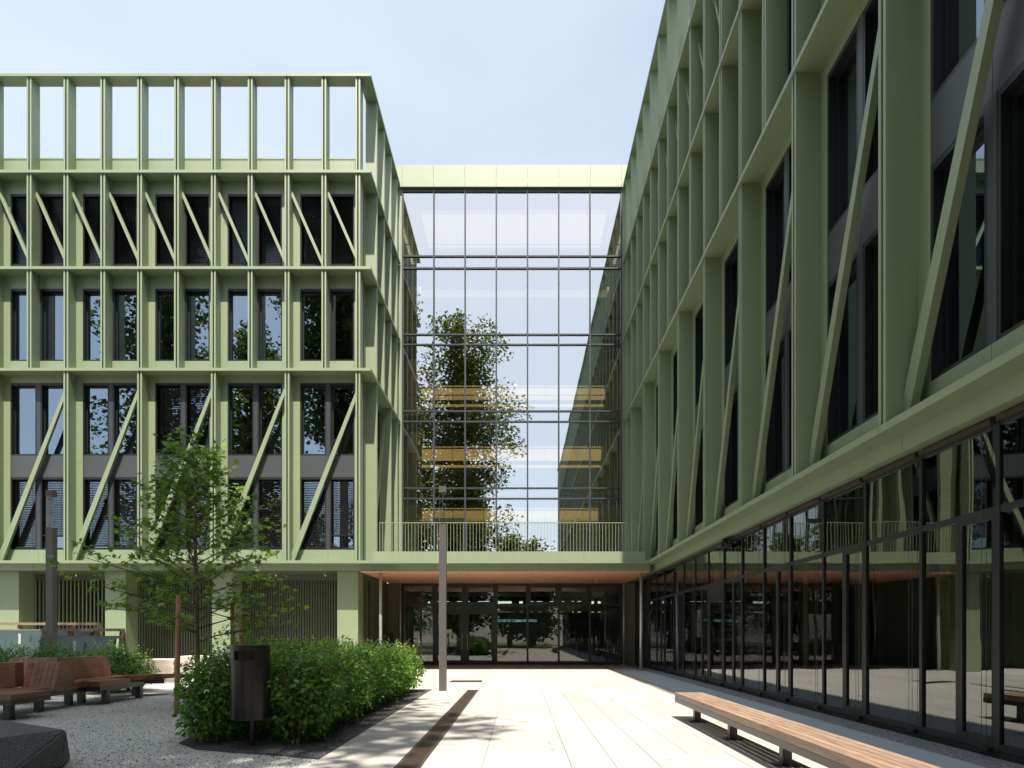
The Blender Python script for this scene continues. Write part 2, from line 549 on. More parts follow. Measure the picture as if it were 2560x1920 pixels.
def bay(fac, u, blinds_up=False, blind_low=0.12, blind_low2=0.12, blind_top=0.12, mid=True, last=3.0, blinds=True):
    """one 3 m structural bay starting at fin centre u: fins, braces, cladding, windows of all storeys"""
    zt = [z + LT for z in ZL]
    fac.put('fin', fin_mesh(zt[0], ZL[1]), u)
    for k in (1, 2, 3):
        fac.put('fin', fin_mesh(zt[k], ZL[k + 1]), u)
        if mid:
            fac.put('fin', fin_mesh(zt[k], ZL[k + 1]), u + 1.5)
    fac.put('brace', brace_mesh('l1', L1BR), u)
    fac.put('brace', brace_mesh('l3', L3BR), u)
    fac.put('brace', brace_mesh('l3', L3BR), u + 1.5)
    # piers
    for k in (1, 2):
        fac.put('cladding_panel', panel_mesh(-0.37, 0.37, 0.465, 0.53, zt[k], ZL[k + 1]), u)
    fac.put('cladding_panel', panel_mesh(-0.37, 0.37, 0.465, 0.53, zt[0], 8.647), u)
    fac.put('cladding_panel', panel_mesh(-0.37, 0.37, 0.465, 0.53, 8.653, ZL[1]), u)
    # lower double storey
    for (a, b) in ((0.373, 1.527), (1.535, 2.627)):
        fac.put('cladding_panel', panel_mesh(a, b, 0.465, 0.53, zt[0], 5.04), u)
        fac.put('cladding_panel', panel_mesh(a, b, 0.465, 0.53, 11.95, ZL[1]), u)
        fac.put('spandrel_panel', panel_mesh(a, b, 0.475, 0.53, 8.053, 8.947, SPANDREL), u)
    fac.put('post', panel_mesh(1.453, 1.607, 0.47, 0.60, 5.043, 8.05, FRAME), u)
    fac.put('post', panel_mesh(1.453, 1.607, 0.47, 0.60, 8.95, 11.947, FRAME), u)
    for (a, b, bl) in ((0.373, 1.45, blind_low), (1.61, 2.627, blind_low2)):
        window(fac, u, a, b, 5.043, 8.05, bl if blinds else None)
        window(fac, u, a, b, 8.95, 11.947, 0.25 if blinds_up else None)
    # single storeys
    for (z0, z1, k, b) in ((12.86, 15.86, 1, None), (16.78, 19.78, 2, blind_top if blinds else None)):
        fac.put('cladding_panel', panel_mesh(0.373, 2.627, 0.465, 0.53, zt[k], z0), u)
        fac.put('cladding_panel', panel_mesh(0.373, 2.627, 0.465, 0.53, z1, ZL[k + 1]), u)
        fac.put('post', panel_mesh(1.453, 1.607, 0.47, 0.60, z0 + 0.003, z1 - 0.003, FRAME), u)
        for (a, c) in ((0.373, 1.45), (1.61, 2.627)):
            window(fac, u, a, c, z0 + 0.003, z1 - 0.003, b)
    # roof-level parapet
    fac.put('parapet_panel', panel_mesh(-0.0, last, 0.47, 0.55, zt[3], 21.20), u)
    fac.put('parapet_coping', panel_mesh(-0.0, last, 0.455, 0.80, 21.205, 21.27), u)

def ledge(fac, u0, u1, v1=0.47, ks=range(5)):
    for k in ks:
        fac.put('ledge', cached(('ledge', round(u1 - u0, 3), ZL[k], v1), lambda: MB().box(0.003, u1 - u0 - 0.003, -0.05, v1, ZL[k], ZL[k] + LT).mesh('ledge', GREEN)), u0)

# ------------------------------------------------------------------ ground
def sheet(name, x0, x1, y0, y1, z, mat):
    b = MB().quad((x0, y0, z), (x1, y0, z), (x1, y1, z), (x0, y1, z))
    return link(name, b.mesh(name, mat), kind='structure')

sheet('ground', -500, 500, -500, 500, -0.03, GROUND)
sheet('lawn', -60, 5.2, -60, -9, -0.024, LAWN)
# gravel yard with a wavy edge toward the dark planting bed
sheet('gravel_yard', -22, -2.44, -9, 16.3, -0.012, GRAVEL)
sheet('far_pavement', -34, -6.46, 16.3, 28.4, -0.016, PAVEFAR)
poly = [(-2.43, 17.7), (-4.95, 17.7), (-5.15, 14.5), (-5.0, 11.5), (-4.9, 9.6), (-4.75, 8.9), (-4.3, 8.45), (-3.7, 8.2), (-3.1, 8.02), (-2.43, 7.75)]
link('planting_bed', MB().prism_z(poly[::-1], -0.02, 0.003).mesh('planting_bed', BEDGRAVEL), kind='structure')

paving = link('paving', MB().quad((-6.46, -8, -0.02), (5.30, -8, -0.02), (5.30, 32.42, -0.02), (-6.46, 32.42, -0.02)).mesh('paving', JOINT), kind='structure')
sheet('gravel_strip', 5.30, 5.87, -24, 32.4, -0.008, STRIPGR)

def slab(x0, x1, y0, y1, mat=SLAB):
    g = 0.004
    w, l = round(x1 - x0, 3), round(y1 - y0, 3)
    me = cached(('slab', w, l, mat.name), lambda: MB().box(g, w - g, g, l - g, -0.05, 0.0).mesh('slab', mat))
    link('slab', me, paving, (x0, y0, random.uniform(-0.0012, 0.0012)))

cols_near = [(-2.43, -1.43, 0.2), (-1.13, -0.43, 0.1), (-0.43, 0.59, 0.1)] + [(0.59 + 0.51 * i, 1.10 + 0.51 * i, (0.7 * i) % 2) for i in range(7)]
for (x0, x1, off) in cols_near:
    y = 2.0 + off
    while y < 19.6:
        y1 = min(y + 2.0, 19.75)
        if y1 - y > 0.2:
            slab(x0, x1, y, y1)
        y = y1 if y1 > 19.7 else y + 2.0
# drain line ends at 17.5, slab closes the row
slab(-1.43, -1.13, 17.55, 19.75)
for i in range(9):
    x0 = -1.43 + 0.56 * i if i else -1.43
xs = [-6.44 + 0.5725 * i for i in range(18)]
for x0 in xs:
    y = 17.75 if x0 < -2.6 else 19.75
    first = True
    if x0 + 0.5725 > 4.17:
        continue
    x1 = x0 + 0.5725
    if x0 < -2.43 < x1:
        slab(x0, -2.43, 17.75, 19.75)
    y0 = 17.75 if x1 <= -2.43 else 19.75
    k = int(round((x0 + 6.44) / 0.5725))
    y = y0
    step0 = 0.7 + 0.35 * (k % 3)
    ends = [y0 + step0]
    while ends[-1] + 1.9 < 32.0:
        ends.append(ends[-1] + 1.9)
    ends.append(32.41)
    for e in ends:
        slab(x0, x1, y, e)
        y = e
for j in range(8):
    slab(4.17, 5.29, 2.0 + j * 3.9, min(2.0 + (j + 1) * 3.9, 32.41), SLABSH)

# slot drain and the small grate
dr = thing('drain_channel', 'long rusty slotted drain channel between the pale slabs', 'drain', (-1.28, 12, 0))
b = MB().box(-1.425, -1.395, 1.5, 17.54, -0.05, -0.001).box(-1.165, -1.135, 1.5, 17.54, -0.05, -0.001).box(-1.395, -1.165, 17.51, 17.54, -0.05, -0.001)
link('channel_frame', b.mesh('channel_frame', RUSTDK), dr)
y = 2.0
while y < 17.3:
    b = MB()
    for q in range(14):
        yy = 0.004 + q * 0.036
        b.box(-0.112, 0.112, yy, yy + 0.024, -0.02, -0.003)
    b.box(-0.112, -0.09, 0.0, 0.5, -0.02, -0.0035).box(0.09, 0.112, 0.0, 0.5, -0.02, -0.0035)
    link('grating', cached('grating', lambda: b.mesh('grating', RUST)), dr, (-1.28, y, random.uniform(-0.001, 0.0005)))
    y += 0.51
b = MB().box(-1.395, -1.165, 1.5, 17.51, -0.05, -0.022)
link('channel_bed', b.mesh('channel_bed', RUSTDK), dr)
gr = thing('floor_grate', 'small rectangular metal grate set in the paving beside the lamp post', 'grate', (-1.75, 20.7, 0))
b = MB()
for q in range(22):
    b.box(-2.24 + q * 0.046, -2.24 + q * 0.046 + 0.02, 20.35, 21.15, 0.003, 0.008)
link('grate_bars', b.mesh('grate_bars', RUST), gr)
link('grate_frame', MB().box(-2.26, -1.23, 20.33, 21.17, 0.0015, 0.0045).mesh('grate_frame', RUSTDK), gr)

# loose stones over the gravel, nearest part of the yard
tet = np.array([(1, 0, 0), (-1, 0, 0), (0, 1, 0), (0, -1, 0), (0, 0, 0.7), (0, 0, -0.5)], dtype=float)
tett = np.array([(0, 2, 4), (2, 1, 4), (1, 3, 4), (3, 0, 4), (2, 0, 5), (1, 2, 5), (3, 1, 5), (0, 3, 5)])
n = 9000
yy = 6.0 + 9.0 * rng.random(n) ** 1.7
xx = -2.5 - rng.random(n) * (yy * 0.82 - 2.3)
pos = np.stack([xx, yy, np.full(n, -0.006)], 1)
v, f = scatter(tet, tett, pos, np.array([0, 0, 1.0]) + rng.normal(size=(n, 3)) * 0.3, 0.004 + 0.008 * rng.random(n) ** 2)
link('gravel', fast_mesh('gravel', v, f, solid('gravel_stone', (0.26, 0.255, 0.235), 0.9, var=0.5, vscale=60)), kind='stuff')
n = 2600
pos = np.stack([-2.5 - rng.random(n) * 0.6, 7.9 + rng.random(n) * 9.7, np.full(n, 0.006)], 1)
v, f = scatter(tet, tett, pos, np.array([0, 0, 1.0]) + rng.normal(size=(n, 3)) * 0.3, 0.005 + 0.01 * rng.random(n))
link('bed_chippings', fast_mesh('bed_chippings', v, f, solid('basalt_stone', (0.06, 0.06, 0.065), 0.8, var=0.5, vscale=60)), kind='stuff')

n = 130
yy = 5.5 + 11 * rng.random(n)
xx = -2.2 - rng.random(n) * (yy * 0.7 - 1.8)
xx[:34] = -1.0 + 4.0 * rng.random(34)
lv = np.array([(-0.3, 0, 0), (0.3, 0, 0), (0.34, 0.6, 0.1), (0, 1, 0), (-0.34, 0.6, 0.1)], dtype=float)
lt = np.array([(0, 1, 2), (0, 2, 3), (0, 3, 4)])
v, f = scatter(lv, lt, np.stack([xx, yy, np.full(n, 0.006)], 1), np.array([0, 0, 1.0]) + rng.normal(size=(n, 3)) * 0.25, 0.025 + 0.03 * rng.random(n))
link('fallen_leaves', fast_mesh('fallen_leaves', v, f, leaf_mat('dry_leaf', (0.12, 0.10, 0.03), (0.30, 0.17, 0.06), 0.1)), kind='stuff')

# ------------------------------------------------------------------ left wing
lw = thing('office_wing', 'green finned office wing with open rooftop frame behind the young tree', 'building', (-15, 27, 0))
ff = Facade(lw, 0.0, YF, 0.0)
XB = [-9.484 - 3.0 * k for k in range(6)]
low = {0: (0.12, 0.62), 1: (0.12, 0.12), 2: (0.12, 0.12), 3: (0.20, 0.12), 4: (0.12, 0.62), 5: (0.12, 0.12)}
for k, x in enumerate(XB):
    bay(ff, x, blinds_up=(k == 2), blind_low=low[k][0], blind_low2=low[k][1], last=3.0 if k else 2.65)
# end fins and end pier at the corner
xe = -6.60
zt = [z + LT for z in ZL]
ff.put('fin', fin_mesh(zt[0], ZL[1]), xe)
for k in (1, 2, 3):
    ff.put('fin', fin_mesh(zt[k], ZL[k + 1]), xe)
for (z0, z1) in ((zt[0], ZL[1]), (zt[1], ZL[2]), (zt[2], ZL[3])):
    ff.put('cladding_panel', panel_mesh(-0.254, -0.15, 0.465, 0.53, z0, z1), xe)
    ff.put('cladding_panel', panel_mesh(-0.22, -0.15, 0.533, 1.30, z0, z1), xe)
    ff.put('cladding_panel', panel_mesh(-0.147, 0.09, 1.24, 1.30, z0, z1), xe)
ff.put('parapet_panel', panel_mesh(-0.30, -0.234, 0.56, 7.0, zt[3], 21.20), xe)
for (a, c) in ((-24.5, -21.484), (-21.484, -15.484), (-15.484, -9.484), (-9.484, -6.06)):
    ledge(ff, a, c)
# return façade
fi = Facade(lw, XL, 27.3, R(90))
bay(fi, 0.0, blinds=False, last=5.1)
for u in (3.0, 4.5):
    for k in (1, 2, 3):
        fi.put('fin', fin_mesh(zt[k], ZL[k + 1]), u)
fi.put('fin', fin_mesh(zt[0], ZL[1]), 3.0)
fi.put('fin', fin_mesh(zt[0], ZL[1]), 4.6)
for (z0, z1) in ((zt[0], ZL[1]), (zt[1], ZL[2]), (zt[2], ZL[3])):
    fi.put('cladding_panel', panel_mesh(2.63, 5.1, 0.465, 0.53, z0, z1), 0.0)
for k in range(5):
    fi.put('ledge', cached(('ledgei', ZL[k]), lambda: MB().box(-0.825, 5.1, -0.04, 0.47, ZL[k], ZL[k] + LT).mesh('ledge', GREEN)), 0.0)
# fascia, soffit, columns and ribbed wall of the ground floor
for i in range(13):
    x0 = -24.5 + 1.5 * i - 0.03
    ff.put('fascia_panel', panel_mesh(0.004, 1.496, 0.30, 0.36, 4.17, 4.43), x0)
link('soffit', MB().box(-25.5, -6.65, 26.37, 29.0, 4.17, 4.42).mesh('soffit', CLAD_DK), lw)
for xr in (-25.57, -21.07, -16.57, -12.07, -6.81):
    link('column', cached('lcol', lambda: MB().box(-0.87, 0, 0, 0.86, -0.02, 4.168).mesh('column', GREEN)), lw, (xr, 26.85, 0))
x = -6.86
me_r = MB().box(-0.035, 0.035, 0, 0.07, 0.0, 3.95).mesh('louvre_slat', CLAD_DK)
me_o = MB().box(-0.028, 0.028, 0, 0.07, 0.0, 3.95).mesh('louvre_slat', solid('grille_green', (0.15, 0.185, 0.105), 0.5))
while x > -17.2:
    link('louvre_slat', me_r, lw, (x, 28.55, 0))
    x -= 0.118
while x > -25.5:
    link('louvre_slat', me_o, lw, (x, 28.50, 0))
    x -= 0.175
link('louvre_backing', MB().box(-17.2, -6.7, 28.63, 28.7, 0, 4.16).mesh('louvre_backing', solid('rib_back', (0.02, 0.026, 0.015), 0.6)), lw)
link('louvre_backing', MB().box(-25.5, -17.21, 29.4, 29.5, 0, 4.16).mesh('louvre_backing', BLACK), lw)
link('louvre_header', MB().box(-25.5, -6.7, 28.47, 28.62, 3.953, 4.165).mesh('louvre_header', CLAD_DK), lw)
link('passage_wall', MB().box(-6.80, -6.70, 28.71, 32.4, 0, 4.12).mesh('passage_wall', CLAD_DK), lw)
# interior of the wing
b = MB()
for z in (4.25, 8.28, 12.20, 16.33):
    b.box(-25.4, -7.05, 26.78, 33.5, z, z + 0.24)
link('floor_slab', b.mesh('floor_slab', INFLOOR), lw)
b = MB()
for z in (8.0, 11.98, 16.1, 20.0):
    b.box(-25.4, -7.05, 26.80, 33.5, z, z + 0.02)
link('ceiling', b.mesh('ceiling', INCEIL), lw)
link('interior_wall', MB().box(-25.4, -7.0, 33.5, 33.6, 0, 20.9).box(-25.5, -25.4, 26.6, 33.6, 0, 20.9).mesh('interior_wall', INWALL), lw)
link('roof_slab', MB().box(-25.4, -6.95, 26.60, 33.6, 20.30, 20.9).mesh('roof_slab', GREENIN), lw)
for (x0, z0, z1) in ((-7.42, 12.5, 15.1), (-7.42, 8.55, 10.8), (-17.0, 12.5, 14.9), (-17.1, 8.55, 11.9), (-15.2, 12.5, 15.9), (-11.9, 8.55, 11.9), (-20.3, 12.5, 15.9)):
    link('timber_post', MB().box(x0, x0 + (0.62 if x0 > -8 else 0.14), 27.05, 27.2, z0, z1).mesh('timber_post', INWOOD), lw)
b = MB()
for i in range(6):
    x0 = -24.0 + i * 2.7
    b.prism_y([(x0, 12.6), (x0 + 0.16, 12.6), (x0 + 2.1, 15.9), (x0 + 1.94, 15.9)], 28.6, 28.8)
    b.prism_y([(x0, 8.6), (x0 + 0.16, 8.6), (x0 + 2.1, 11.9), (x0 + 1.94, 11.9)], 28.6, 28.8)
link('timber_truss', b.mesh('timber_truss', INWALL), lw)
# thin rooftop panel frame seen over the parapet
b = MB().box(-25, -7.15, 27.60, 27.66, 21.86, 21.92)
x = -25.0
while x < -7.3:
    b.box(x, x + 0.05, 27.6, 27.66, 20.9, 21.86)
    x += 0.52
b.box(-25, -7.15, 27.55, 28.6, 21.925, 21.95)
link('roof_panel_frame', b.mesh('roof_panel_frame', GALV), lw)
for i, x in enumerate((-24, -21.9, -18.9, -17.9, -13.4, -10.4, -8.3)):
    link('ceiling_spotlight', cached('spot', lambda: MB().tube([(0, 0, 4.17), (0, 0, 4.07), (0.03, -0.05, 4.03)], [0.02, 0.03, 0.035], 8).mesh('spot', GALV)), lw, (x, 27.2, 0))

# ------------------------------------------------------------------ right wing
rw = thing('office_wing', 'tall shaded green finned office wing with dark glazed ground floor beside the long bench', 'building', (9, 10, 0))
fr = Facade(rw, XR, 30.3, R(-90))
NB = 18
for k in range(NB):
    bay(fr, 3.0 * k, blinds=False)
for k in (1, 2, 3):
    fr.put('fin', fin_mesh(zt[k], ZL[k + 1]), -1.5)
fr.put('fin', fin_mesh(zt[0], ZL[1]), -1.5)
for (z0, z1) in ((zt[0], ZL[1]), (zt[1], ZL[2]), (zt[2], ZL[3])):
    fr.put('cladding_panel', panel_mesh(-2.1, -0.373, 0.465, 0.53, z0, z1), 0.0)
fr.put('parapet_panel', panel_mesh(-2.1, 0, 0.47, 0.55, zt[3], 21.2), 0.0)
ledge(fr, -2.05, 3.0)
for k in range(1, 9):
    ledge(fr, 6.0 * k - 3.0, 6.0 * k + 3.0)
ledge(fr, 51.0, 54.0)
fr.put('fascia_panel', panel_mesh(-2.05, -0.004, 0.30, 0.36, 4.17, 4.43), 0.0)
for k in range(NB):
    fr.put('fascia_panel', panel_mesh(0.004, 2.996, 0.30, 0.36, 4.17, 4.43), 3.0 * k)
fr.put('ledge_soffit', panel_mesh(-2.05, 54, 0.362, 0.62, 4.19, 4.30), 0.0)
YE = 30.3 - 54.0
b = MB()
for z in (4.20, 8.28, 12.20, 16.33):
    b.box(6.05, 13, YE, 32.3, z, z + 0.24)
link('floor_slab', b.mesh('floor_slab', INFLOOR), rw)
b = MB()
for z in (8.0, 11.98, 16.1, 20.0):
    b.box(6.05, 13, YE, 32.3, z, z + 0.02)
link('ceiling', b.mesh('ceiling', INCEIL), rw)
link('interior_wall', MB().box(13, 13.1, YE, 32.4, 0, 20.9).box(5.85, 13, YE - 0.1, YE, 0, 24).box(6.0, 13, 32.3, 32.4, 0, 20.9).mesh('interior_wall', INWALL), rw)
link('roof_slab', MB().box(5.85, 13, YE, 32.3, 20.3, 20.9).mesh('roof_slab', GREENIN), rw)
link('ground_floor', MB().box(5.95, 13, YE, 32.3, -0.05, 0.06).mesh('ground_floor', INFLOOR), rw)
b = MB()
for i in range(9):
    b.box(8.2, 8.5, 6.2 + i * 3.0, 6.5 + i * 3.0, 0.06, 4.2)
link('timber_post', b.mesh('timber_post', INWOOD), rw, kind='stuff')
link('end_panel', MB().box(5.83, 5.95, 31.84, 32.5, 0, 4.16).mesh('end_panel', DARK), rw)
link('plinth', MB().box(5.84, 5.95, YE, 32.3, -0.02, 0.075).mesh('plinth', BLACK), rw)

# glazed ground floor of the right wing: origin on the glass line, u runs toward the viewer
XG = 5.83
mul = MB().box(-0.033, 0.033, 0, 0.16, 0.08, 4.16).mesh('mullion', DARK)
submul = MB().box(-0.03, 0.03, 0.0, 0.13, 0.17, 3.0).mesh('mullion', DARK)
fg = Facade(rw, XG, 30.3, R(-90))
def pane_mesh(u0, u1, z0, z1, mat, v=0.03):
    return cached(('pane', round(u0, 3), round(u1, 3), round(z0, 3), round(z1, 3), mat.name, v),
                  lambda: MB().quad((u0, v, z0), (u1, v, z0), (u1, v, z1), (u0, v, z1)).mesh('pane', mat))
def jitter(o, a=0.0016):
    o.rotation_euler.x += random.uniform(-a, a)
    o.rotation_euler.z += random.uniform(-a, a)
    return o
def sash_mesh(u0, u1, z0, z1, t=0.05, v0=0.002, v1=0.10):
    def f():
        b = MB()
        b.box(u0, u0 + t, v0, v1, z0, z1).box(u1 - t, u1, v0, v1, z0, z1)
        b.box(u0 + t, u1 - t, v0, v1, z0, z0 + t).box(u0 + t, u1 - t, v0, v1, z1 - t, z1)
        return b.mesh('sash', DARK)
    return cached(('sash', round(u0, 3), round(u1, 3), z0, z1, t, v0, v1), f)
for i in range(-1, 36):
    u = 1.5 * i
    fg.put('mullion', mul, u)
    fg.put('transom', panel_mesh(0.036, 1.464, 0.005, 0.15, 3.0, 3.085, DARK), u)
    fg.put('sill_rail', panel_mesh(0.036, 1.464, 0.005, 0.15, 0.08, 0.17, DARK), u)
    fg.put('head_rail', panel_mesh(0.036, 1.464, 0.005, 0.15, 4.06, 4.16, DARK), u)
    jitter(fg.put('pane', pane_mesh(0.03, 1.47, 3.08, 4.07, G_SHOP), u))
    if i == 7:
        d = fg.put('door', sash_mesh(0.04, 1.46, 0.09, 2.62, 0.13), u)
        fg.put('pane', pane_mesh(0.1, 1.4, 0.2, 2.5, G_SHOP), parent=d)
        fg.put('handle', MB().box(1.27, 1.29, -0.08, -0.013, 1.03, 1.05).box(1.15, 1.30, -0.09, -0.07, 1.03, 1.055).box(1.275, 1.295, -0.03, -0.013, 0.86, 0.94).mesh('handle', GALV), parent=d)
        fg.put('door_head', panel_mesh(0.036, 1.464, 0.0, 0.12, 2.623, 2.998, DARK), u)
    elif i % 2 == 0:
        fg.put('mullion', submul, u + 0.78)
        jitter(fg.put('pane', pane_mesh(0.03, 0.76, 0.16, 3.01, G_SHOP), u))
        s = fg.put('vent_sash', sash_mesh(0.813, 1.462, 0.172, 2.998, 0.06), u)
        jitter(fg.put('pane', pane_mesh(0.86, 1.42, 0.22, 2.95, G_SHOP), parent=s))
    else:
        jitter(fg.put('pane', pane_mesh(0.03, 1.47, 0.16, 3.01, G_SHOP), u))
    if i < 20:
        fg.put('blind_cable', cached('cable', lambda: MB().tube([(0, 0, 0.1), (0, 0, 4.12)], 0.0035, 5).mesh('cable', FRAME)), u + 1.28)
        fg.put('blind_cable', _cache['cable'], u + 1.36)
        fg.put('cable_bracket', cached('cbr', lambda: MB().box(-0.07, 0.10, -0.06, 0.004, 0.075, 0.115).mesh('cbr', DARK)), u + 1.32)
        fg.put('blind_housing', panel_mesh(0.05, 1.45, -0.06, 0.0, 4.10, 4.16, HOUSING), u)
for o in list(rw.children):
    if o.name.startswith('blind_cable'):
        o.location += Vector((-0.035, 0, 0))
fg.put('awning_motor', MB().box(0, 0.42, -0.32, -0.05, 3.93, 4.03).box(0.15, 0.3, -0.22, -0.1, 4.03, 4.165).box(0.42, 0.62, -0.26, -0.08, 3.95, 4.01).mesh('awning_motor', PLASTIC), 12.4)

# ------------------------------------------------------------------ glazed link
lk = thing('glazed_link', 'curtain wall link block of clear glass between the two green wings', 'building', (0, 33, 0))
YG = 32.5
MX = [-5.96 + 1.586 * i for i in range(8)]
ZT = [8.44, 8.97, 12.35, 12.88, 16.26, 16.77, 20.14, 20.75]
me = MB().box(-0.037, 0.037, -0.10, 0.06, 4.5, 24.2).mesh('mullion', FRAME)
for x in MX:
    link('mullion', me, lk, (x, YG, 0))
rows = [4.92] + ZT + [24.02]
for i in range(7):
    for z in ZT:
        link('transom', cached('ltr', lambda: MB().box(0.037, 1.549, -0.085, 0.05, -0.035, 0.035).mesh('transom', FRAME)), lk, (MX[i], YG, z))
    link('transom', cached('ltr2', lambda: MB().box(0.037, 1.549, -0.085, 0.05, -0.07, 0.12).mesh('transom', FRAME)), lk, (MX[i], YG, 24.08))
    for r in range(len(rows) - 1):
        z0, z1 = rows[r], rows[r + 1]
        me = cached(('lp', round(z1 - z0, 3)), lambda: MB().quad((0.03, 0, 0.0), (1.556, 0, 0.0), (1.556, 0, z1 - z0), (0.03, 0, z1 - z0)).mesh('pane', G_LINK))
        jitter(link('pane', me, lk, (MX[i], YG - 0.01, z0)), 0.0011)
# parapet panels
for i in range(-1, 8):
    x0 = -5.96 + 1.586 * i
    link('parapet_panel', cached('lpp', lambda: MB().box(0.006, 1.58, -0.22, -0.16, 24.17, 25.27).box(0.006, 1.58, -0.16, 0.04, 24.17, 24.2).box(0.006, 1.58, -0.16, 0.6, 25.2, 25.27).mesh('lpp', GREEN)), lk, (x0, YG, 0))
# side cheeks closing the glass against the wings
link('side_panel', MB().box(-6.6, -5.998, YG - 0.05, YG + 0.1, 4.5, 24.2).mesh('side_panel', GREEN), lk)
link('side_panel', MB().box(5.18, 5.8, YG - 0.05, YG + 0.1, 4.5, 24.2).mesh('side_panel', GREEN), lk)
# ledge, balcony, railing
for (a, c) in ((-6.057, -2.6), (-2.597, 1.2), (1.203, 5.217)):
    link('ledge', MB().box(a, c, 25.95, 26.46, 4.43, 4.54).mesh('ledge', GREEN), lk)
for (a, c) in ((-5.99, -0.25), (-0.245, 2.6), (2.605, 5.10)):
    link('balcony_panel', MB().box(a, c, 26.0, 26.10, 4.543, 4.91).mesh('balcony_panel', GREEN), lk)
link('balcony_floor', MB().box(-6.1, 5.6, 26.465, 32.38, 4.44, 4.53).mesh('balcony_floor', SLABSH), lk)
for i in range(8):
    link('fascia_panel', cached('bfp', lambda: MB().box(0.004, 1.496, 26.30, 26.36, 4.17, 4.427).mesh('bfp', GREEN)), lk, (-6.63 + 1.5 * i, 0, 0)) 
nb = 82
me = MB().box(-0.006, 0.006, -0.02, 0.02, 4.91, 6.07).mesh('baluster', GREEN)
for i in range(nb):
    link('baluster', me, lk, (-5.73 + 10.68 * i / (nb - 1), 26.05, 0))
link('handrail', MB().box(-5.74, 4.96, 26.022, 26.078, 6.072, 6.095).mesh('handrail', GREEN), lk)
# timber soffit over the entrance
for i in range(8):
    link('soffit_panel', cached('sfp', lambda: MB().box(0.003, 1.497, 26.37, 32.40, 4.13, 4.16).mesh('sfp', SOFFITW)), lk, (-6.63 + 1.5 * i, 0, 0))
for (x, y, r) in ((-5.89, 27.0, 0.066), (5.12, 27.0, 0.066), (-6.03, 32.2, 0.05), (5.24, 32.2, 0.05)):
    link('column', MB().tube([(0, 0, 0), (0, 0, 4.13)], r, 20).box(-0.13, 0.13, -0.13, 0.13, 0.0, 0.012).mesh('column', GALV, True), lk, (x, y, 0))
for (x, y) in ((-5.75, 27.2), (-2.6, 27.2), (0.5, 27.2), (3.65, 27.2), (-5.7, 30.6), (-2.6, 30.6), (0.5, 30.6), (3.65, 30.6)):
    link('ceiling_spotlight', MB().tube([(0, 0, 4.13), (0, 0, 4.07), (0, 0, 4.03)], [0.018, 0.04, 0.03], 8).mesh('ceiling_spotlight', GALV), lk, (x, y, 0))
# entrance glazing
link('side_panel', MB().box(-6.72, -6.05, 32.43, 32.5, 0, 4.13).mesh('side_panel', solid('olive_panel', (0.085, 0.085, 0.06), 0.5)), lk)
link('side_panel', MB().box(5.2, 5.83, 32.43, 32.5, 0, 4.13).mesh('side_panel', solid('olive_panel_b', (0.12, 0.125, 0.085), 0.5)), lk)
link('intercom_panel', MB().box(-6.62, -6.42, 32.40, 32.43, 0.9, 1.65).mesh('intercom_panel', PLASTIC), lk)
me = MB().box(-0.05, 0.05, -0.08, 0.08, 0.0, 4.13).mesh('mullion', DARK)
for x in MX:
    link('mullion', me, lk, (x, YG, 0))
for i in range(7):
    x0 = MX[i]
    for (z0, z1) in ((0.0, 0.12), (3.0, 3.09), (4.03, 4.13)):
        link('transom', cached(('etr', z0), lambda: MB().box(0.05, 1.536, -0.07, 0.07, z0, z1).mesh('transom', DARK)), lk, (x0, YG, 0))
    up = link('fanlight', cached(('fl', i in (1, 2, 4, 5)), lambda: MB().box(0.053, 0.053 + (0.11 if i in (1, 2, 4, 5) else 0.03), -0.05, 0.05, 3.092, 4.028).box(1.533 - (0.11 if i in (1, 2, 4, 5) else 0.03), 1.533, -0.05, 0.05, 3.092, 4.028)
              .box(0.165, 1.42, -0.05, 0.05, 3.093, 3.20 if i in (1, 2, 4, 5) else 3.11).box(0.165, 1.42, -0.05, 0.05, 3.92 if i in (1, 2, 4, 5) else 4.01, 4.027).mesh('fanlight', DARK)), lk, (x0, YG, 0))
    jitter(link('pane', cached('flp', lambda: MB().quad((0.08, 0, 3.1), (1.5, 0, 3.1), (1.5, 0, 4.02), (0.08, 0, 4.02)).mesh('pane', G_ENTRY)), up, (0, 0, 0), world_loc=False), 0.001)
    if i in (1, 2):
        d = link('door', cached(('dr', i), lambda: MB().box(0.053, 0.20, -0.06, 0.06, 0.123, 2.65).box(1.36, 1.533, -0.06, 0.06, 0.123, 2.65).box(0.203, 1.357, -0.06, 0.06, 0.125, 0.22).box(0.203, 1.357, -0.06, 0.06, 2.56, 2.648).box(0.055, 1.531, -0.065, 0.065, 2.653, 2.997).mesh('door', DARK)), lk, (x0, YG, 0))
        jitter(link('pane', cached('drp', lambda: MB().quad((0.19, 0, 0.2), (1.37, 0, 0.2), (1.37, 0, 2.57), (0.19, 0, 2.57)).mesh('pane', G_ENTRY)), d, (0, 0, 0), world_loc=False), 0.001)
        hx = 1.44 if i == 1 else 0.13
        link('handle', MB().tube([(hx, -0.13, 0.75), (hx, -0.13, 1.55)], 0.016, 10).box(hx - 0.01, hx + 0.01, -0.13, -0.06, 0.85, 0.87).box(hx - 0.01, hx + 0.01, -0.13, -0.06, 1.43, 1.45).mesh('handle', GALV), d, (0, 0, 0), world_loc=False)
        if i == 1:
            link('paper_notice', MB().box(0.62, 0.92, -0.012, -0.006, 1.55, 1.8).mesh('paper_notice', PAPER), d, (0, 0, 0), world_loc=False)
    else:
        jitter(link('pane', cached('elp', lambda: MB().quad((0.04, 0, 0.1), (1.55, 0, 0.1), (1.55, 0, 3.02), (0.04, 0, 3.02)).mesh('pane', G_ENTRY)), lk, (x0, YG, 0)), 0.001)
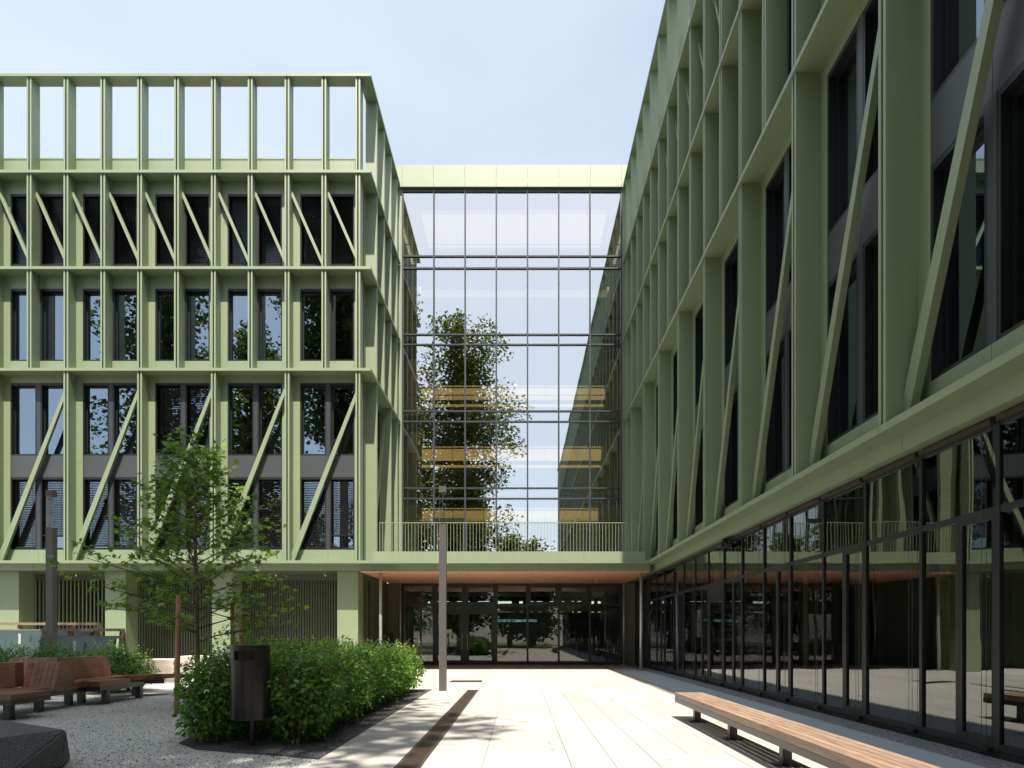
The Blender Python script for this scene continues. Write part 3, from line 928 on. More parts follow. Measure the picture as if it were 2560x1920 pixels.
# balcony door in the first floor
d = link('door', MB().box(0.05, 0.14, -0.09, 0.03, 4.93, 7.35).box(1.45, 1.54, -0.09, 0.03, 4.93, 7.35).box(0.14, 1.45, -0.09, 0.03, 7.2, 7.35).box(0.05, 1.54, -0.095, 0.035, 7.36, 7.46).mesh('door', DARK), lk, (MX[1], YG, 0))
link('handle', MB().box(0.16, 0.19, -0.13, -0.09, 5.9, 6.1).mesh('handle', GALV), d, (0, 0, 0), world_loc=False)
# inside the link: galleries, railings, timber, far wall
b = MB()
for z in (8.50, 12.41, 16.32, 20.20):
    b.box(-6.4, 5.6, 32.95, 34.3, z, z + 0.42)
link('gallery_slab', b.mesh('gallery_slab', INCEIL), lk)
b = MB()
for z in (8.50, 12.41, 16.32, 20.20):
    for i in range(7):
        b.box(MX[i] + 0.1, MX[i] + 1.5, 32.84, 32.94, z - 0.18, z - 0.06)
        b.box(MX[i] + 0.1, MX[i] + 1.5, 32.84, 32.94, z + 0.26, z + 0.36)
        b.box(MX[i] + 0.1, MX[i] + 0.2, 32.84, 32.94, z - 0.06, z + 0.26)
link('slab_edge_channel', b.mesh('slab_edge_channel', GREEN), lk)
b = MB()
for z in (8.93, 12.84, 16.75, 20.63):
    x = -6.2
    while x < 5.5:
        b.box(x, x + 0.012, 33.0, 33.03, z, z + 1.05)
        x += 0.131
    b.box(-6.3, 5.55, 32.99, 33.04, z + 1.05, z + 1.08)
link('gallery_railing', b.mesh('gallery_railing', GREEN), lk)
# far side of the atrium: timber balustrades
for z in (4.45, 8.45, 12.4, 16.3, 20.2):
    for i in range(6):
        if z > 20:
            continue
        link('timber_balustrade', cached('tbal', lambda: MB().box(0.012, 1.968, 0, 0.08, 0.30, 1.12).box(0.012, 1.968, -0.04, 0.12, 1.13, 1.20).box(0.012, 1.968, 0, 0.3, -0.15, 0.02).mesh('tbal', INWOOD)), lk, (-6.3 + i * 1.98, 41.0, z))
b = MB()
for z in (4.25, 8.2, 12.2, 16.1, 20.0):
    b.box(-6.4, 5.6, 41.35, 46.0, z, z + 0.3)
link('gallery_slab', b.mesh('gallery_slab', INCEIL), lk)
b = MB()
for z in (1.0, 2.2, 5.0, 6.2, 7.0, 9.2, 10.3, 11.1, 13.2, 14.6, 17.2):
    b.box(-6.3, 5.5, 45.6, 45.75, z, z + 0.3)
for i in range(9):
    b.box(-6.3 + i * 1.45, -6.05 + i * 1.45, 45.6, 45.8, 0, 24)
link('timber_frame', b.mesh('timber_frame', INWOOD), lk)
link('far_wall', MB().box(-6.7, 5.9, 46.0, 46.2, 0, 3.15).box(-6.7, 5.9, 46.0, 46.2, 3.95, 24.6).mesh('far_wall', solid('far_wall_dark', (0.05, 0.06, 0.05), 0.6)), lk)
b = MB()
for x in (-6.5, -5.1, -3.6, -2.2, -0.6, 0.2, 1.6, 3.2, 4.4):
    b.box(x, x + 0.55, 46.0, 46.2, 3.15, 3.95)
link('far_wall_pier', b.mesh('far_wall_pier', INWALL), lk)
link('side_wall', MB().box(-6.72, -6.62, 32.6, 46.2, 0, 24.2).box(5.82, 5.92, 32.6, 46.2, 0, 24.2).mesh('side_wall', solid('side_timber', (0.20, 0.13, 0.055), 0.7)), lk)
link('hall_floor', MB().box(-6.6, 5.8, 32.58, 46, -0.03, 0.015).mesh('hall_floor', INFLOOR), lk)
link('roof', MB().box(-6.7, 5.9, 32.6, 33.3, 24.25, 24.6).box(-6.7, 5.9, 43.0, 46.2, 24.25, 24.6).mesh('roof', INCEIL), lk)
link('unseen_skylight', MB().quad((-6.7, 33.3, 24.5), (5.9, 33.3, 24.5), (5.9, 43.0, 24.5), (-6.7, 43.0, 24.5)).mesh('unseen_skylight', G_LAMP), lk)  # out of view; opening lengthened so sun reaches the far balustrades
link('entry_ceiling', MB().box(-6.6, 5.8, 32.6, 40.5, 4.14, 4.3).mesh('entry_ceiling', INCEIL), lk)
link('hall_beam', MB().box(-6.6, 5.8, 38.2, 38.4, 2.9, 3.35).mesh('hall_beam', INWOOD), lk)
link('hall_screen', MB().box(-1.6, 3.0, 38.24, 38.3, 0.4, 2.89).mesh('hall_screen', solid('screen_dark', (0.018, 0.026, 0.024), 0.3)), lk)
tc = bpy.data.curves.new('lettering', 'FONT')
tc.body = 'HOUSE OF COMMUNICATION'
tc.size = 0.20
tc.extrude = 0.01
tc.offset = 0.006
tc.align_x = 'CENTER'
to = bpy.data.objects.new('lettering_source', tc)
col.objects.link(to)
dg = bpy.context.evaluated_depsgraph_get()
tm = bpy.data.meshes.new_from_object(to.evaluated_get(dg))
bpy.data.objects.remove(to)
xs_ = [v.co.x for v in tm.vertices]
sx = 2.36 / (max(xs_) - min(xs_))
tm.transform(Matrix.Rotation(R(90), 4, 'X') @ Matrix.Diagonal((sx, 1, 1, 1)))
tm.materials.clear()
tm.materials.append(LETTER)
link('lettering', tm, lk, (-0.19, 38.2, 2.30))
dk = thing('reception_desk', 'glowing pale timber reception desk inside the entrance hall', 'desk', (-5.4, 35, 0))
link('desk_body', MB().box(-6.1, -4.85, 34.8, 35.5, 0.016, 1.05).mesh('desk_body', DESK), dk)
link('desk_top', MB().box(-6.2, -4.75, 34.7, 35.6, 1.053, 1.12).mesh('desk_top', DESK), dk)

# ------------------------------------------------------------------ long bench
bn = thing('long_bench', 'long backless hardwood bench on dark steel legs in the sunny paving', 'bench', (3.06, 7.4, 0))
for (y0, y1) in ((7.403, 11.6), (3.2, 7.397)):
    for j in range(5):
        x0 = 2.81 + 0.1 * j
        b = MB().box(x0 + 0.004, x0 + 0.096, y0, y1, 0.372, 0.462)
        link('board', b.mesh('board', BENCHW), bn)
fr_ = MB().box(2.812, 2.86, 3.2, 11.61, 0.29, 0.369).box(3.26, 3.308, 3.2, 11.61, 0.29, 0.369).box(2.86, 3.26, 11.55, 11.61, 0.29, 0.369).box(2.86, 3.26, 3.2, 3.26, 0.29, 0.369)
link('steel_frame', fr_.mesh('steel_frame', STEEL), bn)
for y in (11.04, 9.2, 7.36, 5.5, 3.7):
    l = link('leg', cached('bleg', lambda: MB().box(-0.055, 0.055, -0.05, 0.05, 0.014, 0.289).box(-0.2, 0.2, -0.04, 0.04, 0.29, 0.365).mesh('leg', STEEL)), bn, (3.06, y, 0))
    link('base_plate', cached('bplate', lambda: MB().box(-0.13, 0.13, -0.09, 0.09, 0.001, 0.013).tube([(-0.1, -0.06, 0.013), (-0.1, -0.06, 0.045)], 0.01, 6).tube([(0.1, -0.06, 0.013), (0.1, -0.06, 0.045)], 0.01, 6).mesh('plate', STEEL)), l, (0, 0, 0), world_loc=False)

# ------------------------------------------------------------------ litter bin
bi = thing('litter_bin', 'black cylindrical litter bin on a post in front of the hedge', 'litter bin', (-3.63, 8.6, 0))
rr, z0, z1 = 0.25, 0.38, 1.355
b = MB()
N = 64
zs = [z0, z1 - 0.185, z1 - 0.065, z1]
a_lo, a_hi = R(241), R(301)       # opening faces the path, turned a little to the left
for q in range(3):
    for k in range(N):
        t0, t1 = 2 * math.pi * k / N, 2 * math.pi * (k + 1) / N
        tm_ = (t0 + t1) / 2
        if q == 1 and a_lo < tm_ < a_hi:
            continue
        b.quad((rr * math.cos(t0), rr * math.sin(t0), zs[q]), (rr * math.cos(t1), rr * math.sin(t1), zs[q]), (rr * math.cos(t1), rr * math.sin(t1), zs[q + 1]), (rr * math.cos(t0), rr * math.sin(t0), zs[q + 1]))
b.faces([(rr * math.cos(2 * math.pi * k / N), rr * math.sin(2 * math.pi * k / N), z0) for k in range(N)], [tuple(range(N))[::-1]])
bd = link('body', b.mesh('body', BINMAT, True), bi)
bd.location = (0, 0, 0)
o = link('lid', MB().tube([(0, 0, z1 - 0.004), (0, 0, z1 + 0.012)], rr - 0.004, 48).mesh('lid', BINMAT), bi); o.location = (0, 0, 0)
o = link('liner', MB().tube([(0, 0, z0 + 0.03), (0, 0, z1 - 0.01)], rr - 0.035, 32).mesh('liner', BLACK), bi); o.location = (0, 0, 0)
o = link('post', MB().tube([(0, 0.06, 0), (0, 0.06, z0)], 0.035, 14).mesh('post', BINMAT), bi); o.location = (0, 0, 0)

# ------------------------------------------------------------------ lamps
def lamp(x, y, label, prism):
    t = thing('lamp_post', label, 'lamp post', (x, y, 0), 'square lamp posts')
    h = 0.095
    o = link('pole', MB().box(-h, h, -h, h, 0, 4.47).mesh('pole', LAMPMAT), t); o.location = (0, 0, 0)
    link('access_door', MB().box(-0.055, 0.055, -h - 0.003, -h + 0.001, 0.55, 1.0).box(-0.055, 0.055, -h - 0.003, -h + 0.001, 1.03, 1.50).mesh('access_door', LAMPMAT), t).location = (0, 0, 0)
    b = MB()
    g = h - 0.008
    for (p, q) in (((-g, -g), (g, -g)), ((g, -g), (g, g)), ((g, g), (-g, g)), ((-g, g), (-g, -g))):
        b.quad((*p, 4.47), (*q, 4.47), (*q, 5.34), (*p, 5.34))
    link('glass_sleeve', b.mesh('glass_sleeve', G_LAMP), t).location = (0, 0, 0)
    link('inner_rod', MB().tube([(0, 0, 4.47), (0, 0, 5.34)], 0.012, 8).mesh('inner_rod', GALV), t).location = (0, 0, 0)
    if prism:
        b = MB()
        for i in range(4):
            for j in range(15):
                b.box(-0.08 + i * 0.04, -0.05 + i * 0.04, -0.082, -0.072, 4.5 + j * 0.055, 4.54 + j * 0.055)
                b.box(-0.082, -0.072, -0.08 + i * 0.04, -0.05 + i * 0.04, 4.5 + j * 0.055, 4.54 + j * 0.055)
        link('lens_grid', b.mesh('lens_grid', WHITE), t, kind='stuff').location = (0, 0, 0)
    link('cap', MB().box(-h, h, -h, h, 5.34, 5.50).mesh('cap', LAMPMAT), t).location = (0, 0, 0)
    return t
lamp(-2.08, 17.23, 'square lamp post with clear glass top at the end of the clipped hedge', False)
lamp(-12.98, 17.7, 'square lamp post with gridded glass top behind the wooden lounge seats', True)

# ------------------------------------------------------------------ faceted stone seat
pts = [(-6.25, 7.65, .50), (-5.22, 7.35, .415), (-5.58, 6.72, .40), (-6.75, 6.9, .46), (-5.12, 7.15, .02), (-5.3, 6.5, .0), (-6.1, 6.25, .0), (-7.0, 6.6, .0), (-7.1, 7.5, .0), (-6.3, 8.0, .0), (-5.45, 7.75, .0), (-6.0, 6.35, .28), (-7.0, 7.3, .35)]
bm = bmesh.new()
for p in pts:
    bm.verts.new(p)
bmesh.ops.convex_hull(bm, input=bm.verts)
bmesh.ops.bevel(bm, geom=bm.edges[:], offset=0.02, segments=2, affect='EDGES')
me = bpy.data.meshes.new('stone_seat')
bm.to_mesh(me)
bm.free()
me.materials.append(BOULDER)
tag(link('stone_seat', me), 'dark faceted cast stone seat on the pale gravel', 'stone seat')

# ------------------------------------------------------------------ lounge seating
def rect_prism(cx, cy, w, l, ang, z0, z1):
    c, s = math.cos(ang), math.sin(ang)
    return [(cx + a * c - d * s, cy + a * s + d * c) for a, d in ((-w / 2, -l / 2), (w / 2, -l / 2), (w / 2, l / 2), (-w / 2, l / 2))]

def leg_at(t, x, y, z=0.29):
    link('leg', MB().box(x - 0.06, x + 0.06, y - 0.06, y + 0.06, 0, z).mesh('leg', STEEL), t)

la = thing('lounge_seat', 'dark hardwood lounge seat with slatted wedge back, nearer the stone seat', 'seat', (-9.4, 12, 0))
for j in range(14):
    x0 = -10.25 + 0.1 * j
    y1 = 12.05 if x0 > -9.36 else 12.72
    link('seat_plank', MB().box(x0 + 0.003, x0 + 0.097, 11.1, y1, 0.37, 0.46).mesh('seat_plank', LOUNGEW), la)
link('steel_frame', MB().box(-10.25, -8.85, 11.12, 12.05, 0.28, 0.368).box(-10.25, -9.35, 12.05, 13.5, 0.28, 0.368).mesh('steel_frame', STEEL), la)
for j in range(6):
    x0 = -9.97 + 0.107 * j
    link('back_slat', MB().prism_x([(12.74, .372), (12.80, .46), (12.97, .95), (13.22, .95), (13.45, .372)], x0 + 0.004, x0 + 0.103).mesh('back_slat', LOUNGEX), la)
ang = math.atan2(0.40, 0.78)
link('back_panel', MB().prism_z([(-10.80, 12.30), (-10.02, 12.68), (-10.02, 12.9), (-10.80, 12.55)], 0.465, 0.955).mesh('back_panel', LOUNGEX), la)
link('seat_block', MB().box(-10.0, -9.42, 13.46, 14.05, 0.375, 0.50).mesh('seat_block', LOUNGEX), la)
link('seat_frame', MB().box(-10.0, -9.40, 13.52, 14.05, 0.285, 0.372).mesh('seat_frame', STEEL), la)
for (x, y) in ((-9.12, 11.4), (-9.45, 12.55), (-10.1, 11.4), (-9.75, 13.8)):
    leg_at(la, x, y)

lb = thing('lounge_seat', 'dark hardwood lounge seat with broad plain back panel before the clipped shrubs', 'seat', (-9.6, 14.8, 0))
for j in range(5):
    x0 = -9.55 + 0.1 * j
    link('seat_plank', MB().box(x0 + 0.003, x0 + 0.097, 13.77, 14.85, 0.38, 0.50).mesh('seat_plank', LOUNGEW), lb)
for j in range(4):
    x0 = -9.97 + 0.1 * j
    link('seat_plank', MB().box(x0 + 0.003, x0 + 0.097, 14.1, 15.6, 0.38, 0.505).mesh('seat_plank', LOUNGEW), lb)
b = MB().box(-9.96, -9.06, 14.12, 15.4, 0.285, 0.377).box(-9.54, -9.06, 13.78, 14.118, 0.285, 0.377)
link('steel_frame', b.mesh('steel_frame', STEEL), lb)
bp_ = [(-10.10, .40), (-9.98, .40), (-10.06, 1.0), (-10.22, 1.0)]
link('back_panel', MB().prism_y(bp_, 13.98, 15.62).mesh('back_panel', LOUNGEW), lb)
for j in range(10):
    x0 = -11.17 + 0.107 * j
    link('back_slat', MB().prism_x([(13.80, .40), (13.97, 1.0), (14.25, 1.0), (14.45, .40)], x0 + 0.003, x0 + 0.104).mesh('back_slat', LOUNGEX), lb)
a2 = R(-25)
for j in range(7):
    c, s = math.cos(a2), math.sin(a2)
    cx, cy = -9.62 + (j - 3) * 0.105 * math.cos(a2 + R(90)) , 15.95 + (j - 3) * 0.105 * math.sin(a2 + R(90))
    link('seat_plank', MB().prism_z(rect_prism(cx, cy, 1.35, 0.098, R(65) - R(0) + a2 * 0 - R(40), 0, 0), 0.40, 0.51).mesh('seat_plank', LOUNGEX), lb)
link('steel_frame', MB().prism_z(rect_prism(-9.62, 15.95, 1.34, 0.72, R(25), 0, 0), 0.30, 0.397).mesh('steel_frame', STEEL), lb)
for (x, y) in ((-9.75, 14.2), (-9.08, 14.0), (-9.12, 15.3), (-9.7, 16.1)):
    leg_at(lb, x, y, 0.30)

# ------------------------------------------------------------------ hedges
leaf_v = np.array([(0, 0, 0), (0.28, 0.35, 0.07), (0.24, 0.72, 0.05), (0, 1.0, -0.05), (-0.24, 0.72, 0.05), (-0.28, 0.35, 0.07), (0, 0.5, 0.0)], dtype=float)
leaf_t = np.array([(0, 1, 6), (1, 2, 6), (2, 3, 6), (3, 4, 6), (4, 5, 6), (5, 0, 6)])

def hedge(label, blobs, n, size, loc, name='hedge', sprigs=60):
    """blobs: (cx, cy, cz, rx, ry, rz)"""
    t = thing(name, label, 'hedge', loc)
    bl = np.array(blobs)
    area = (bl[:, 3] * bl[:, 4] + bl[:, 3] * bl[:, 5] + bl[:, 4] * bl[:, 5])
    idx = rng.choice(len(bl), n, p=area / area.sum())
    d = rng.normal(size=(n, 3))
    d /= np.linalg.norm(d, axis=1, keepdims=True)
    # lumpy radius
    lump = 1 + 0.17 * np.sin(d[:, 0] * 8 + idx * 1.7) * np.sin(d[:, 1] * 7 + idx) + 0.11 * np.sin(d[:, 2] * 11 + idx * 2.3)
    r = (1 - 0.42 * rng.random(n) ** 1.6) * lump
    pos = bl[idx, :3] + d * bl[idx, 3:] * r[:, None]
    keep = pos[:, 2] > 0.05
    pos, d = pos[keep], d[keep]
    nrm = d * 0.55 + np.array([0, 0, 0.65]) + rng.normal(size=pos.shape) * 0.5
    spin = d + rng.normal(size=pos.shape) * 0.8 + np.array([0, 0, -0.25])
    v1, f1 = scatter(leaf_v, leaf_t, pos, nrm, size * (0.5 + 0.75 * rng.random(len(pos))), spin)
    # upright sprigs with paired leaves
    sp, sn, ss, tw = [], [], [], MB()
    for k in range(sprigs):
        q = bl[rng.integers(len(bl))]
        a = rng.random() * 6.283
        e = 0.2 + 0.75 * rng.random()
        base = np.array([q[0] + q[3] * math.cos(a) * (1 - e * 0.8), q[1] + q[4] * math.sin(a) * (1 - e * 0.8), q[2] + q[5] * (0.55 + 0.4 * e)])
        dirn = np.array([math.cos(a) * 0.35, math.sin(a) * 0.35, 1.0]) + rng.normal(size=3) * 0.2
        dirn /= np.linalg.norm(dirn)
        L = 0.12 + 0.22 * rng.random()
        tw.tube([tuple(base - dirn * 0.2), tuple(base + dirn * L)], [0.004, 0.0015], 4, cap=False)
        for s in range(int(5 + L * 18)):
            sp.append(base + dirn * L * (s / (4 + L * 18)))
            sn.append(np.array([0, 0, 1.0]) + rng.normal(size=3) * 0.5)
            ss.append(size * (0.5 + 0.4 * rng.random()))
    for q in bl:
        for k in range(7):
            a = rng.random() * 6.283
            x0, y0 = q[0] + q[3] * 0.5 * math.cos(a) * rng.random(), q[1] + q[4] * 0.5 * math.sin(a) * rng.random()
            tw.tube([(x0, y0, -0.01), (x0 + 0.1 * math.cos(a), y0 + 0.1 * math.sin(a), q[2]), (x0 + q[3] * 0.5 * math.cos(a), y0 + q[4] * 0.5 * math.sin(a), q[2] + q[5] * 0.7)], [0.012, 0.009, 0.004], 5, cap=False)
    v2, f2 = scatter(leaf_v, leaf_t, np.array(sp), np.array(sn), np.array(ss))
    link('foliage', fast_mesh('foliage', v1, f1, HEDGEL), t, kind='stuff')
    link('young_shoots', fast_mesh('young_shoots', v2, f2, SHOOTL), t, kind='stuff')
    link('stems', tw.mesh('stems', TWIG), t, kind='stuff')
    return t

bl = []
for k, y in enumerate(np.arange(9.35, 17.0, 0.78)):
    z = 0.70 - 0.10 * (y - 9.3) / 7.7
    h = 0.68 - 0.07 * (y - 9.3) / 7.7
    bl += [(-3.22 + 0.06 * math.sin(k * 2.1), y, z * 0.93, 0.56 + 0.13 * math.sin(k * 4.1), 0.60, h * (0.93 + 0.15 * math.sin(k * 3.3))), (-4.25 + 0.08 * math.cos(k * 1.7), y + 0.2, z, 0.62, 0.62, h * (1 + 0.13 * math.cos(k * 2.7)))]
bl += [(-4.35, 8.95, 0.55, 0.42, 0.4, 0.55), (-3.1, 9.0, 0.6, 0.55, 0.45, 0.6), (-4.62, 9.5, 0.62, 0.4, 0.5, 0.6), (-3.0, 16.8, 0.62, 0.45, 0.5, 0.55)]
hedge('dense clipped green hedge beside the path, from the litter bin to the lamp post', bl, 60000, 0.076, (-3.7, 13, 0), sprigs=340)
bl = []
for k, x in enumerate(np.arange(-16.5, -10.5, 0.8)):
    bl += [(x, 17.2 + 0.1 * math.sin(k * 2.0), 0.62, 0.62, 0.6, 0.56 + 0.07 * math.sin(k * 2.9))]
bl += [(-10.75, 16.6, 0.6, 0.6, 0.55, 0.62), (-10.5, 17.3, 0.55, 0.55, 0.55, 0.5), (-14.1, 16.0, 0.75, 0.6, 0.6, 0.72), (-13.6, 15.3, 0.6, 0.5, 0.5, 0.6)]
hedge('leafy low hedge behind the wooden lounge seats, with the lamp post standing in it', bl, 30000, 0.07, (-13, 17, 0), sprigs=90)

# ------------------------------------------------------------------ young maple
maple = np.array([(0, 0, 0), (0.17, 0.06, 0), (0.52, 0.16, -0.06), (0.23, 0.33, 0.03), (0.58, 0.64, -0.06), (0.15, 0.56, 0.03), (0, 1.0, -0.06), (-0.15, 0.56, 0.03), (-0.58, 0.64, -0.06), (-0.23, 0.33, 0.03), (-0.52, 0.16, -0.06), (-0.17, 0.06, 0), (0, 0.42, 0.05)], dtype=float)
maple_t = np.array([(i, i + 1, 12) for i in range(11)] + [(11, 0, 12)])
mt = thing('young_maple', 'young staked maple tree with loose green crown growing in the gravel', 'tree', (-6.69, 13.2, 0))
tw = MB()
base = np.array([-6.69, 13.2, -0.02])
trunk = [base + np.array([0.03 * math.sin(z * 1.3), 0.02 * math.cos(z * 1.7), z]) for z in np.linspace(0, 5.35, 14)]
tr_r = np.interp(np.linspace(0, 5.35, 14), [0, 1.3, 3.0, 5.35], [0.055, 0.048, 0.034, 0.006])
link('trunk', MB().tube([tuple(p) for p in trunk], list(tr_r), 10).mesh('trunk', BARK, True), mt)
lp, ln, ls, lsp = [], [], [], []
def leaf_here(p, out):
    lp.append(p)
    ln.append(np.array([0, 0, 1.0]) + rng.normal(size=3) * 0.55 + np.array([0, -0.25, 0]))
    ls.append(0.085 + 0.08 * rng.random())
    lsp.append(out + rng.normal(size=3) * 0.5 + np.array([0, 0, -0.3]))
NBR = 54
for k in range(NBR):
    h = 1.35 + 3.75 * (k / (NBR - 1)) ** 0.92
    a = k * 2.4 + rng.normal() * 0.25
    t = (h - 1.35) / 3.75
    L = (2.35 - 1.7 * t) * (0.78 + 0.4 * rng.random())
    if t < 0.12:
        L *= 0.92
    rise = 0.38 + 0.55 * t
    o0 = np.array([-6.69, 13.2, h])
    dirn = np.array([math.cos(a), math.sin(a), rise])
    dirn /= np.linalg.norm(dirn)
    pts_ = []
    for s in np.linspace(0, 1, 6):
        sag = -0.22 * L * s * s * (1 - t)
        pts_.append(o0 + dirn * L * s + np.array([0.05 * math.sin(7 * s + k), 0.05 * math.cos(6 * s + k), sag + 0.02 * math.sin(9 * s + k)]))
    tw.tube([tuple(p) for p in pts_], [0.016 * (1 - 0.6 * t) * (1 - 0.78 * s) + 0.0025 for s in np.linspace(0, 1, 6)], 5, cap=False)
    for j in range(7):
        s = 0.22 + 0.78 * (j + rng.random() * 0.6) / 7
        i0 = min(int(s * 5), 4)
        p0 = pts_[i0] + (pts_[i0 + 1] - pts_[i0]) * (s * 5 - i0)
        side = np.cross(dirn, [0, 0, 1.0])
        td = dirn * 0.75 + side * (1 if j % 2 else -1) * (0.7 + 0.3 * rng.random()) + np.array([0, 0, 0.15]) + rng.normal(size=3) * 0.25
        td /= np.linalg.norm(td)
        tl = L * (0.20 + 0.22 * rng.random()) * (1.1 - 0.4 * s)
        p1 = p0 + td * tl
        tw.tube([tuple(p0), tuple((p0 + p1) / 2 + rng.normal(size=3) * 0.02), tuple(p1)], [0.005, 0.0035, 0.0016], 4, cap=False)
        m = int(3 + tl * 9)
        for q in range(m):
            leaf_here(p0 + (p1 - p0) * ((q + 0.8) / m) + rng.normal(size=3) * 0.055, td)
        for q in range(2):
            leaf_here(p1 + rng.normal(size=3) * 0.05, td)
for q in range(26):
    leaf_here(np.array([-6.69, 13.2, 4.9 + 0.55 * rng.random()]) + rng.normal(size=3) * np.array([0.13, 0.13, 0.03]), rng.normal(size=3))
v, f = scatter(maple, maple_t, np.array(lp), np.array(ln), np.array(ls), np.array(lsp))
link('crown', fast_mesh('crown', v, f, MAPLE), mt, kind='stuff')
link('branches', tw.mesh('branches', TWIG), mt, kind='stuff')
for (x, y, h, tx, ty, lab) in ((-6.6, 12.28, 2.28, -0.03, 0.12, 'reddish round tree stake rising from open gravel before the young maple'), (-6.28, 14.0, 2.2, 0.02, -0.1, 'round tree stake just behind the young maple trunk'), (-5.75, 13.4, 1.9, -0.1, -0.03, 'round tree stake between the young maple and the hedge')):
    b = MB().tube([(0, 0, -0.02), (tx * 0.5, ty * 0.5, h * 0.5), (tx, ty, h)], [0.05, 0.048, 0.045], 14)
    tag(link('tree_stake', b.mesh('tree_stake', STAKEW, True), None, (x, y, 0)), lab, 'stake', 'stakes of the young tree')
b = MB()
b.tube([(-6.63, 12.40, 2.1), (-6.66, 13.14, 2.06)], 0.012, 5).tube([(-6.26, 13.9, 2.08), (-6.64, 13.24, 2.06)], 0.012, 5).tube([(-5.85, 13.37, 1.8), (-6.64, 13.2, 2.04)], 0.012, 5)
link('tie_strap', b.mesh('tie_strap', solid('strap_brown', (0.22, 0.10, 0.05), 0.8)), mt)

# ------------------------------------------------------------------ stored building materials on the far pavement
def glass_stack(name, label, x0, x1, y, h, film):
    t = thing(name, label, 'glass stack', ((x0 + x1) / 2, y, 0), 'glass sheets in timber transport frames')
    for k in range(6):
        yy = y - 0.10 - 0.07 * k
        b = MB()
        lean = 0.16
        zb, ztop = 0.18, h - 0.28 - 0.05 * (k % 3)
        e = 0.25 if k > 2 else 0.0
        b.faces([(x0 + 0.25 + e * 0.2, yy, zb), (x1 - 0.1 + e, yy, zb), (x1 - 0.1 + e, yy + lean, ztop), (x0 + 0.25 + e * 0.2, yy + lean, ztop),
                 (x0 + 0.25 + e * 0.2, yy + 0.02, zb), (x1 - 0.1 + e, yy + 0.02, zb), (x1 - 0.1 + e, yy + lean + 0.02, ztop), (x0 + 0.25 + e * 0.2, yy + lean + 0.02, ztop)],
                [(0, 1, 2, 3), (7, 6, 5, 4), (0, 3, 7, 4), (1, 5, 6, 2), (3, 2, 6, 7), (0, 4, 5, 1)])
        link('glass_sheet', b.mesh('glass_sheet', TEALEDGE), t)
    b = MB()
    n = max(3, int((x1 - x0) / 0.8))
    for i in range(n + 1):
        x = x0 + (x1 - x0) * i / n
        b.prism_x([(y + 0.10, 0), (y + 0.18, 0), (y + 0.34, h), (y + 0.26, h)], x, x + 0.09)
        b.prism_x([(y + 0.75, 0), (y + 0.83, 0), (y + 0.40, h), (y + 0.33, h)], x, x + 0.09)
    for z in (h - 0.09, h - 0.33, 0.1):
        b.box(x0, x1 + 0.09, y + 0.18, y + 0.26, z, z + 0.09)
    b.box(x0, x1 + 0.3, y - 0.55, y + 0.85, 0.0, 0.12)
    link('timber_frame', b.mesh('timber_frame', CRATEW), t)
    b = MB()
    for i in range(9):
        xx = x0 + 0.05 + i * 0.045
        b.faces([(xx, y - 0.6, 0.2), (xx + 0.022, y - 0.6, 0.2), (xx + 0.022, y - 0.42, h - 0.45), (xx, y - 0.42, h - 0.45)], [(0, 1, 2, 3)])
    b.box(x0 + 1.6, x0 + 1.68, y - 0.57, y - 0.55, h - 0.75, h - 0.4)
    link('wrapping_film', b.mesh('wrapping_film', WHITE), t)
glass_stack('glass_stack', 'stack of teal glass sheets in a timber frame, beside the green column', -15.75, -13.2, 20.8, 1.72, True)
glass_stack('glass_stack', 'stack of teal glass sheets in a taller timber frame, behind the other stack', -18.9, -15.2, 22.6, 1.95, True)
for (x0, lab, nn) in ((-13.6, 'pallet of pale timber boards stacked behind the low hedge', 8), (-12.15, 'pallet of grey-white panels standing next to the pale boards', 10)):
    t = thing('board_pallet', lab, 'pallet', (x0 + 0.65, 23.2, 0), 'building materials on pallets')
    link('pallet_base', MB().box(x0, x0 + 1.35, 22.6, 23.8, 0.10, 0.14).box(x0, x0 + 0.1, 22.6, 23.8, 0, 0.1).box(x0 + 0.62, x0 + 0.72, 22.6, 23.8, 0, 0.1).box(x0 + 1.25, x0 + 1.35, 22.6, 23.8, 0, 0.1).mesh('pallet_base', CRATEW), t)
    for k in range(nn):
        dx = random.uniform(-0.02, 0.02)
        link('board', MB().box(x0 + dx, x0 + 1.35 + dx, 22.58, 23.82, 0.142 + k * 0.062, 0.142 + k * 0.062 + 0.054).mesh('board', BOARDS), t)

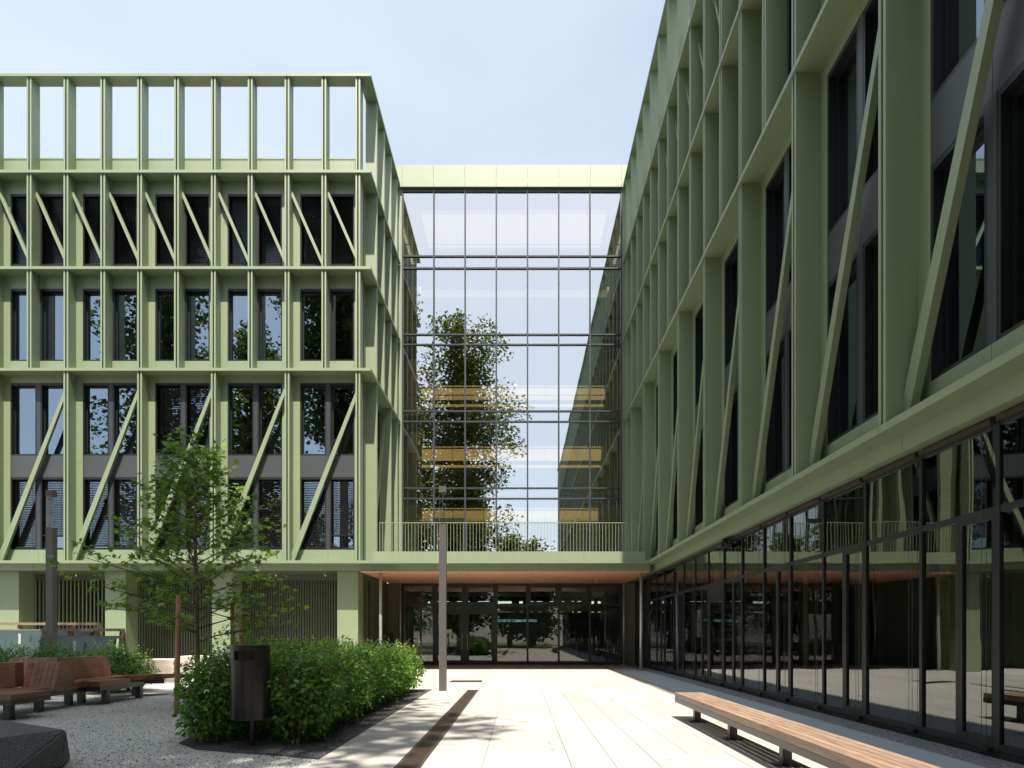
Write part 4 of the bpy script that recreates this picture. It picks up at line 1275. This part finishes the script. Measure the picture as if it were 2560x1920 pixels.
# ------------------------------------------------------------------ big street trees that stand behind the viewer (mirrored in the glass, shading the yard; some added to dim the right wing)
quad_v = np.array([(-0.5, 0, 0), (0.5, 0, 0), (0.42, 0.75, 0.12), (0, 1.1, 0), (-0.42, 0.75, 0.12)], dtype=float)
quad_t = np.array([(0, 1, 2), (0, 2, 3), (0, 3, 4)])
def big_tree(x, y, H, r, n, lab, lsize=0.28, low=0.2):
    t = thing('street_tree', lab, 'tree', (x, y, 0), 'tall trees of the street')
    b = MB()
    b.tube([(x, y, -0.05), (x + 0.1, y, H * 0.3), (x, y + 0.2, H * 0.6), (x + 0.1, y, H * 0.92)], [0.42, 0.32, 0.18, 0.04], 10)
    cl = []
    m = 84 if r > 7 else 56
    for k in range(m):
        q = k / (m - 1)
        h = H * (low + (0.97 - low) * q)
        prof = math.sin(math.pi * min(1, 0.18 + 0.82 * (1 - q)) ) * 0.55 + (1 - q) * 0.5
        a = k * 2.4 + rng.normal() * 0.4
        L = r * (0.25 + 0.75 * rng.random()) * max(0.14, min(1.0, prof))
        e = Vector((x + L * math.cos(a), y + L * math.sin(a), h + 0.15 * L))
        b.tube([(x, y, h - 0.3 * L), ((x + e.x) / 2, (y + e.y) / 2, h - 0.02 * L), tuple(e)], [0.10 * (1 - q * 0.6), 0.06 * (1 - q * 0.5), 0.02], 5, cap=False)
        cl.append((e.x, e.y, e.z + rng.normal() * 0.5, (1.1 + 1.3 * rng.random()) * (0.35 + 0.65 * max(0.1, min(1, prof)))))
        cl.append(((x + e.x) / 2, (y + e.y) / 2, h + 0.3, (1.0 + 1.0 * rng.random()) * (0.35 + 0.65 * max(0.1, min(1, prof)))))
    cl = np.array(cl)
    idx = rng.choice(len(cl), n, p=cl[:, 3] ** 2 / (cl[:, 3] ** 2).sum())
    d = rng.normal(size=(n, 3))
    d /= np.linalg.norm(d, axis=1, keepdims=True)
    pos = cl[idx, :3] + d * (cl[idx, 3] * (0.4 + 0.75 * rng.random(n)))[:, None] * np.array([1.1, 1.1, 1.0])
    v, f = scatter(quad_v, quad_t, pos, np.array([0, 0, 1.0]) + rng.normal(size=(n, 3)) * 0.6, lsize * (0.6 + 0.8 * rng.random(n)))
    link('trunk', b.mesh('trunk', BARK), t)
    link('crown', fast_mesh('crown', v, f, TREELEAF), t, kind='stuff')
    return t
big_tree(-6.1, -1.2, 34, 8.2, 29000, 'tall conical street tree mirrored in the link glass', 0.215, 0.34)
big_tree(-13.6, 4.2, 37, 5.6, 28000, 'tall street tree mirrored in the middle windows of the left wing', 0.21, 0.42)
big_tree(-6.5, -12.0, 20, 6.5, 12000, 'broad street tree under the tall one, mirrored low in the link glass', 0.3, 0.14)
big_tree(1.2, -15.0, 13, 4.6, 8000, 'small round street tree mirrored beside the finned wing in the link glass', 0.3, 0.14)
big_tree(-13.0, -11.0, 28, 6.6, 13000, 'tall broad street tree mirrored at the edge of the link glass')  # added to cut sky light on the right wing, besides filling the mirrored edge
big_tree(-24.0, -4.0, 29, 6.6, 14000, 'unseen tall tree added left of the court to dim the right wing')  # added out of view to block low sky light from the right wing
big_tree(-24.5, 9.0, 31, 6.0, 22000, 'tall street tree mirrored in the outer windows of the left wing', 0.21)
for i, (x, y, H) in enumerate(((-24, -20, 15), (-16, -24, 17), (-8, -19, 14), (-1.5, -24, 15), (2, -31, 11))):
    big_tree(x, y, H, 5.0, 5000, 'smaller street tree standing across the street, mirrored low in the glass', 0.4, 0.14)
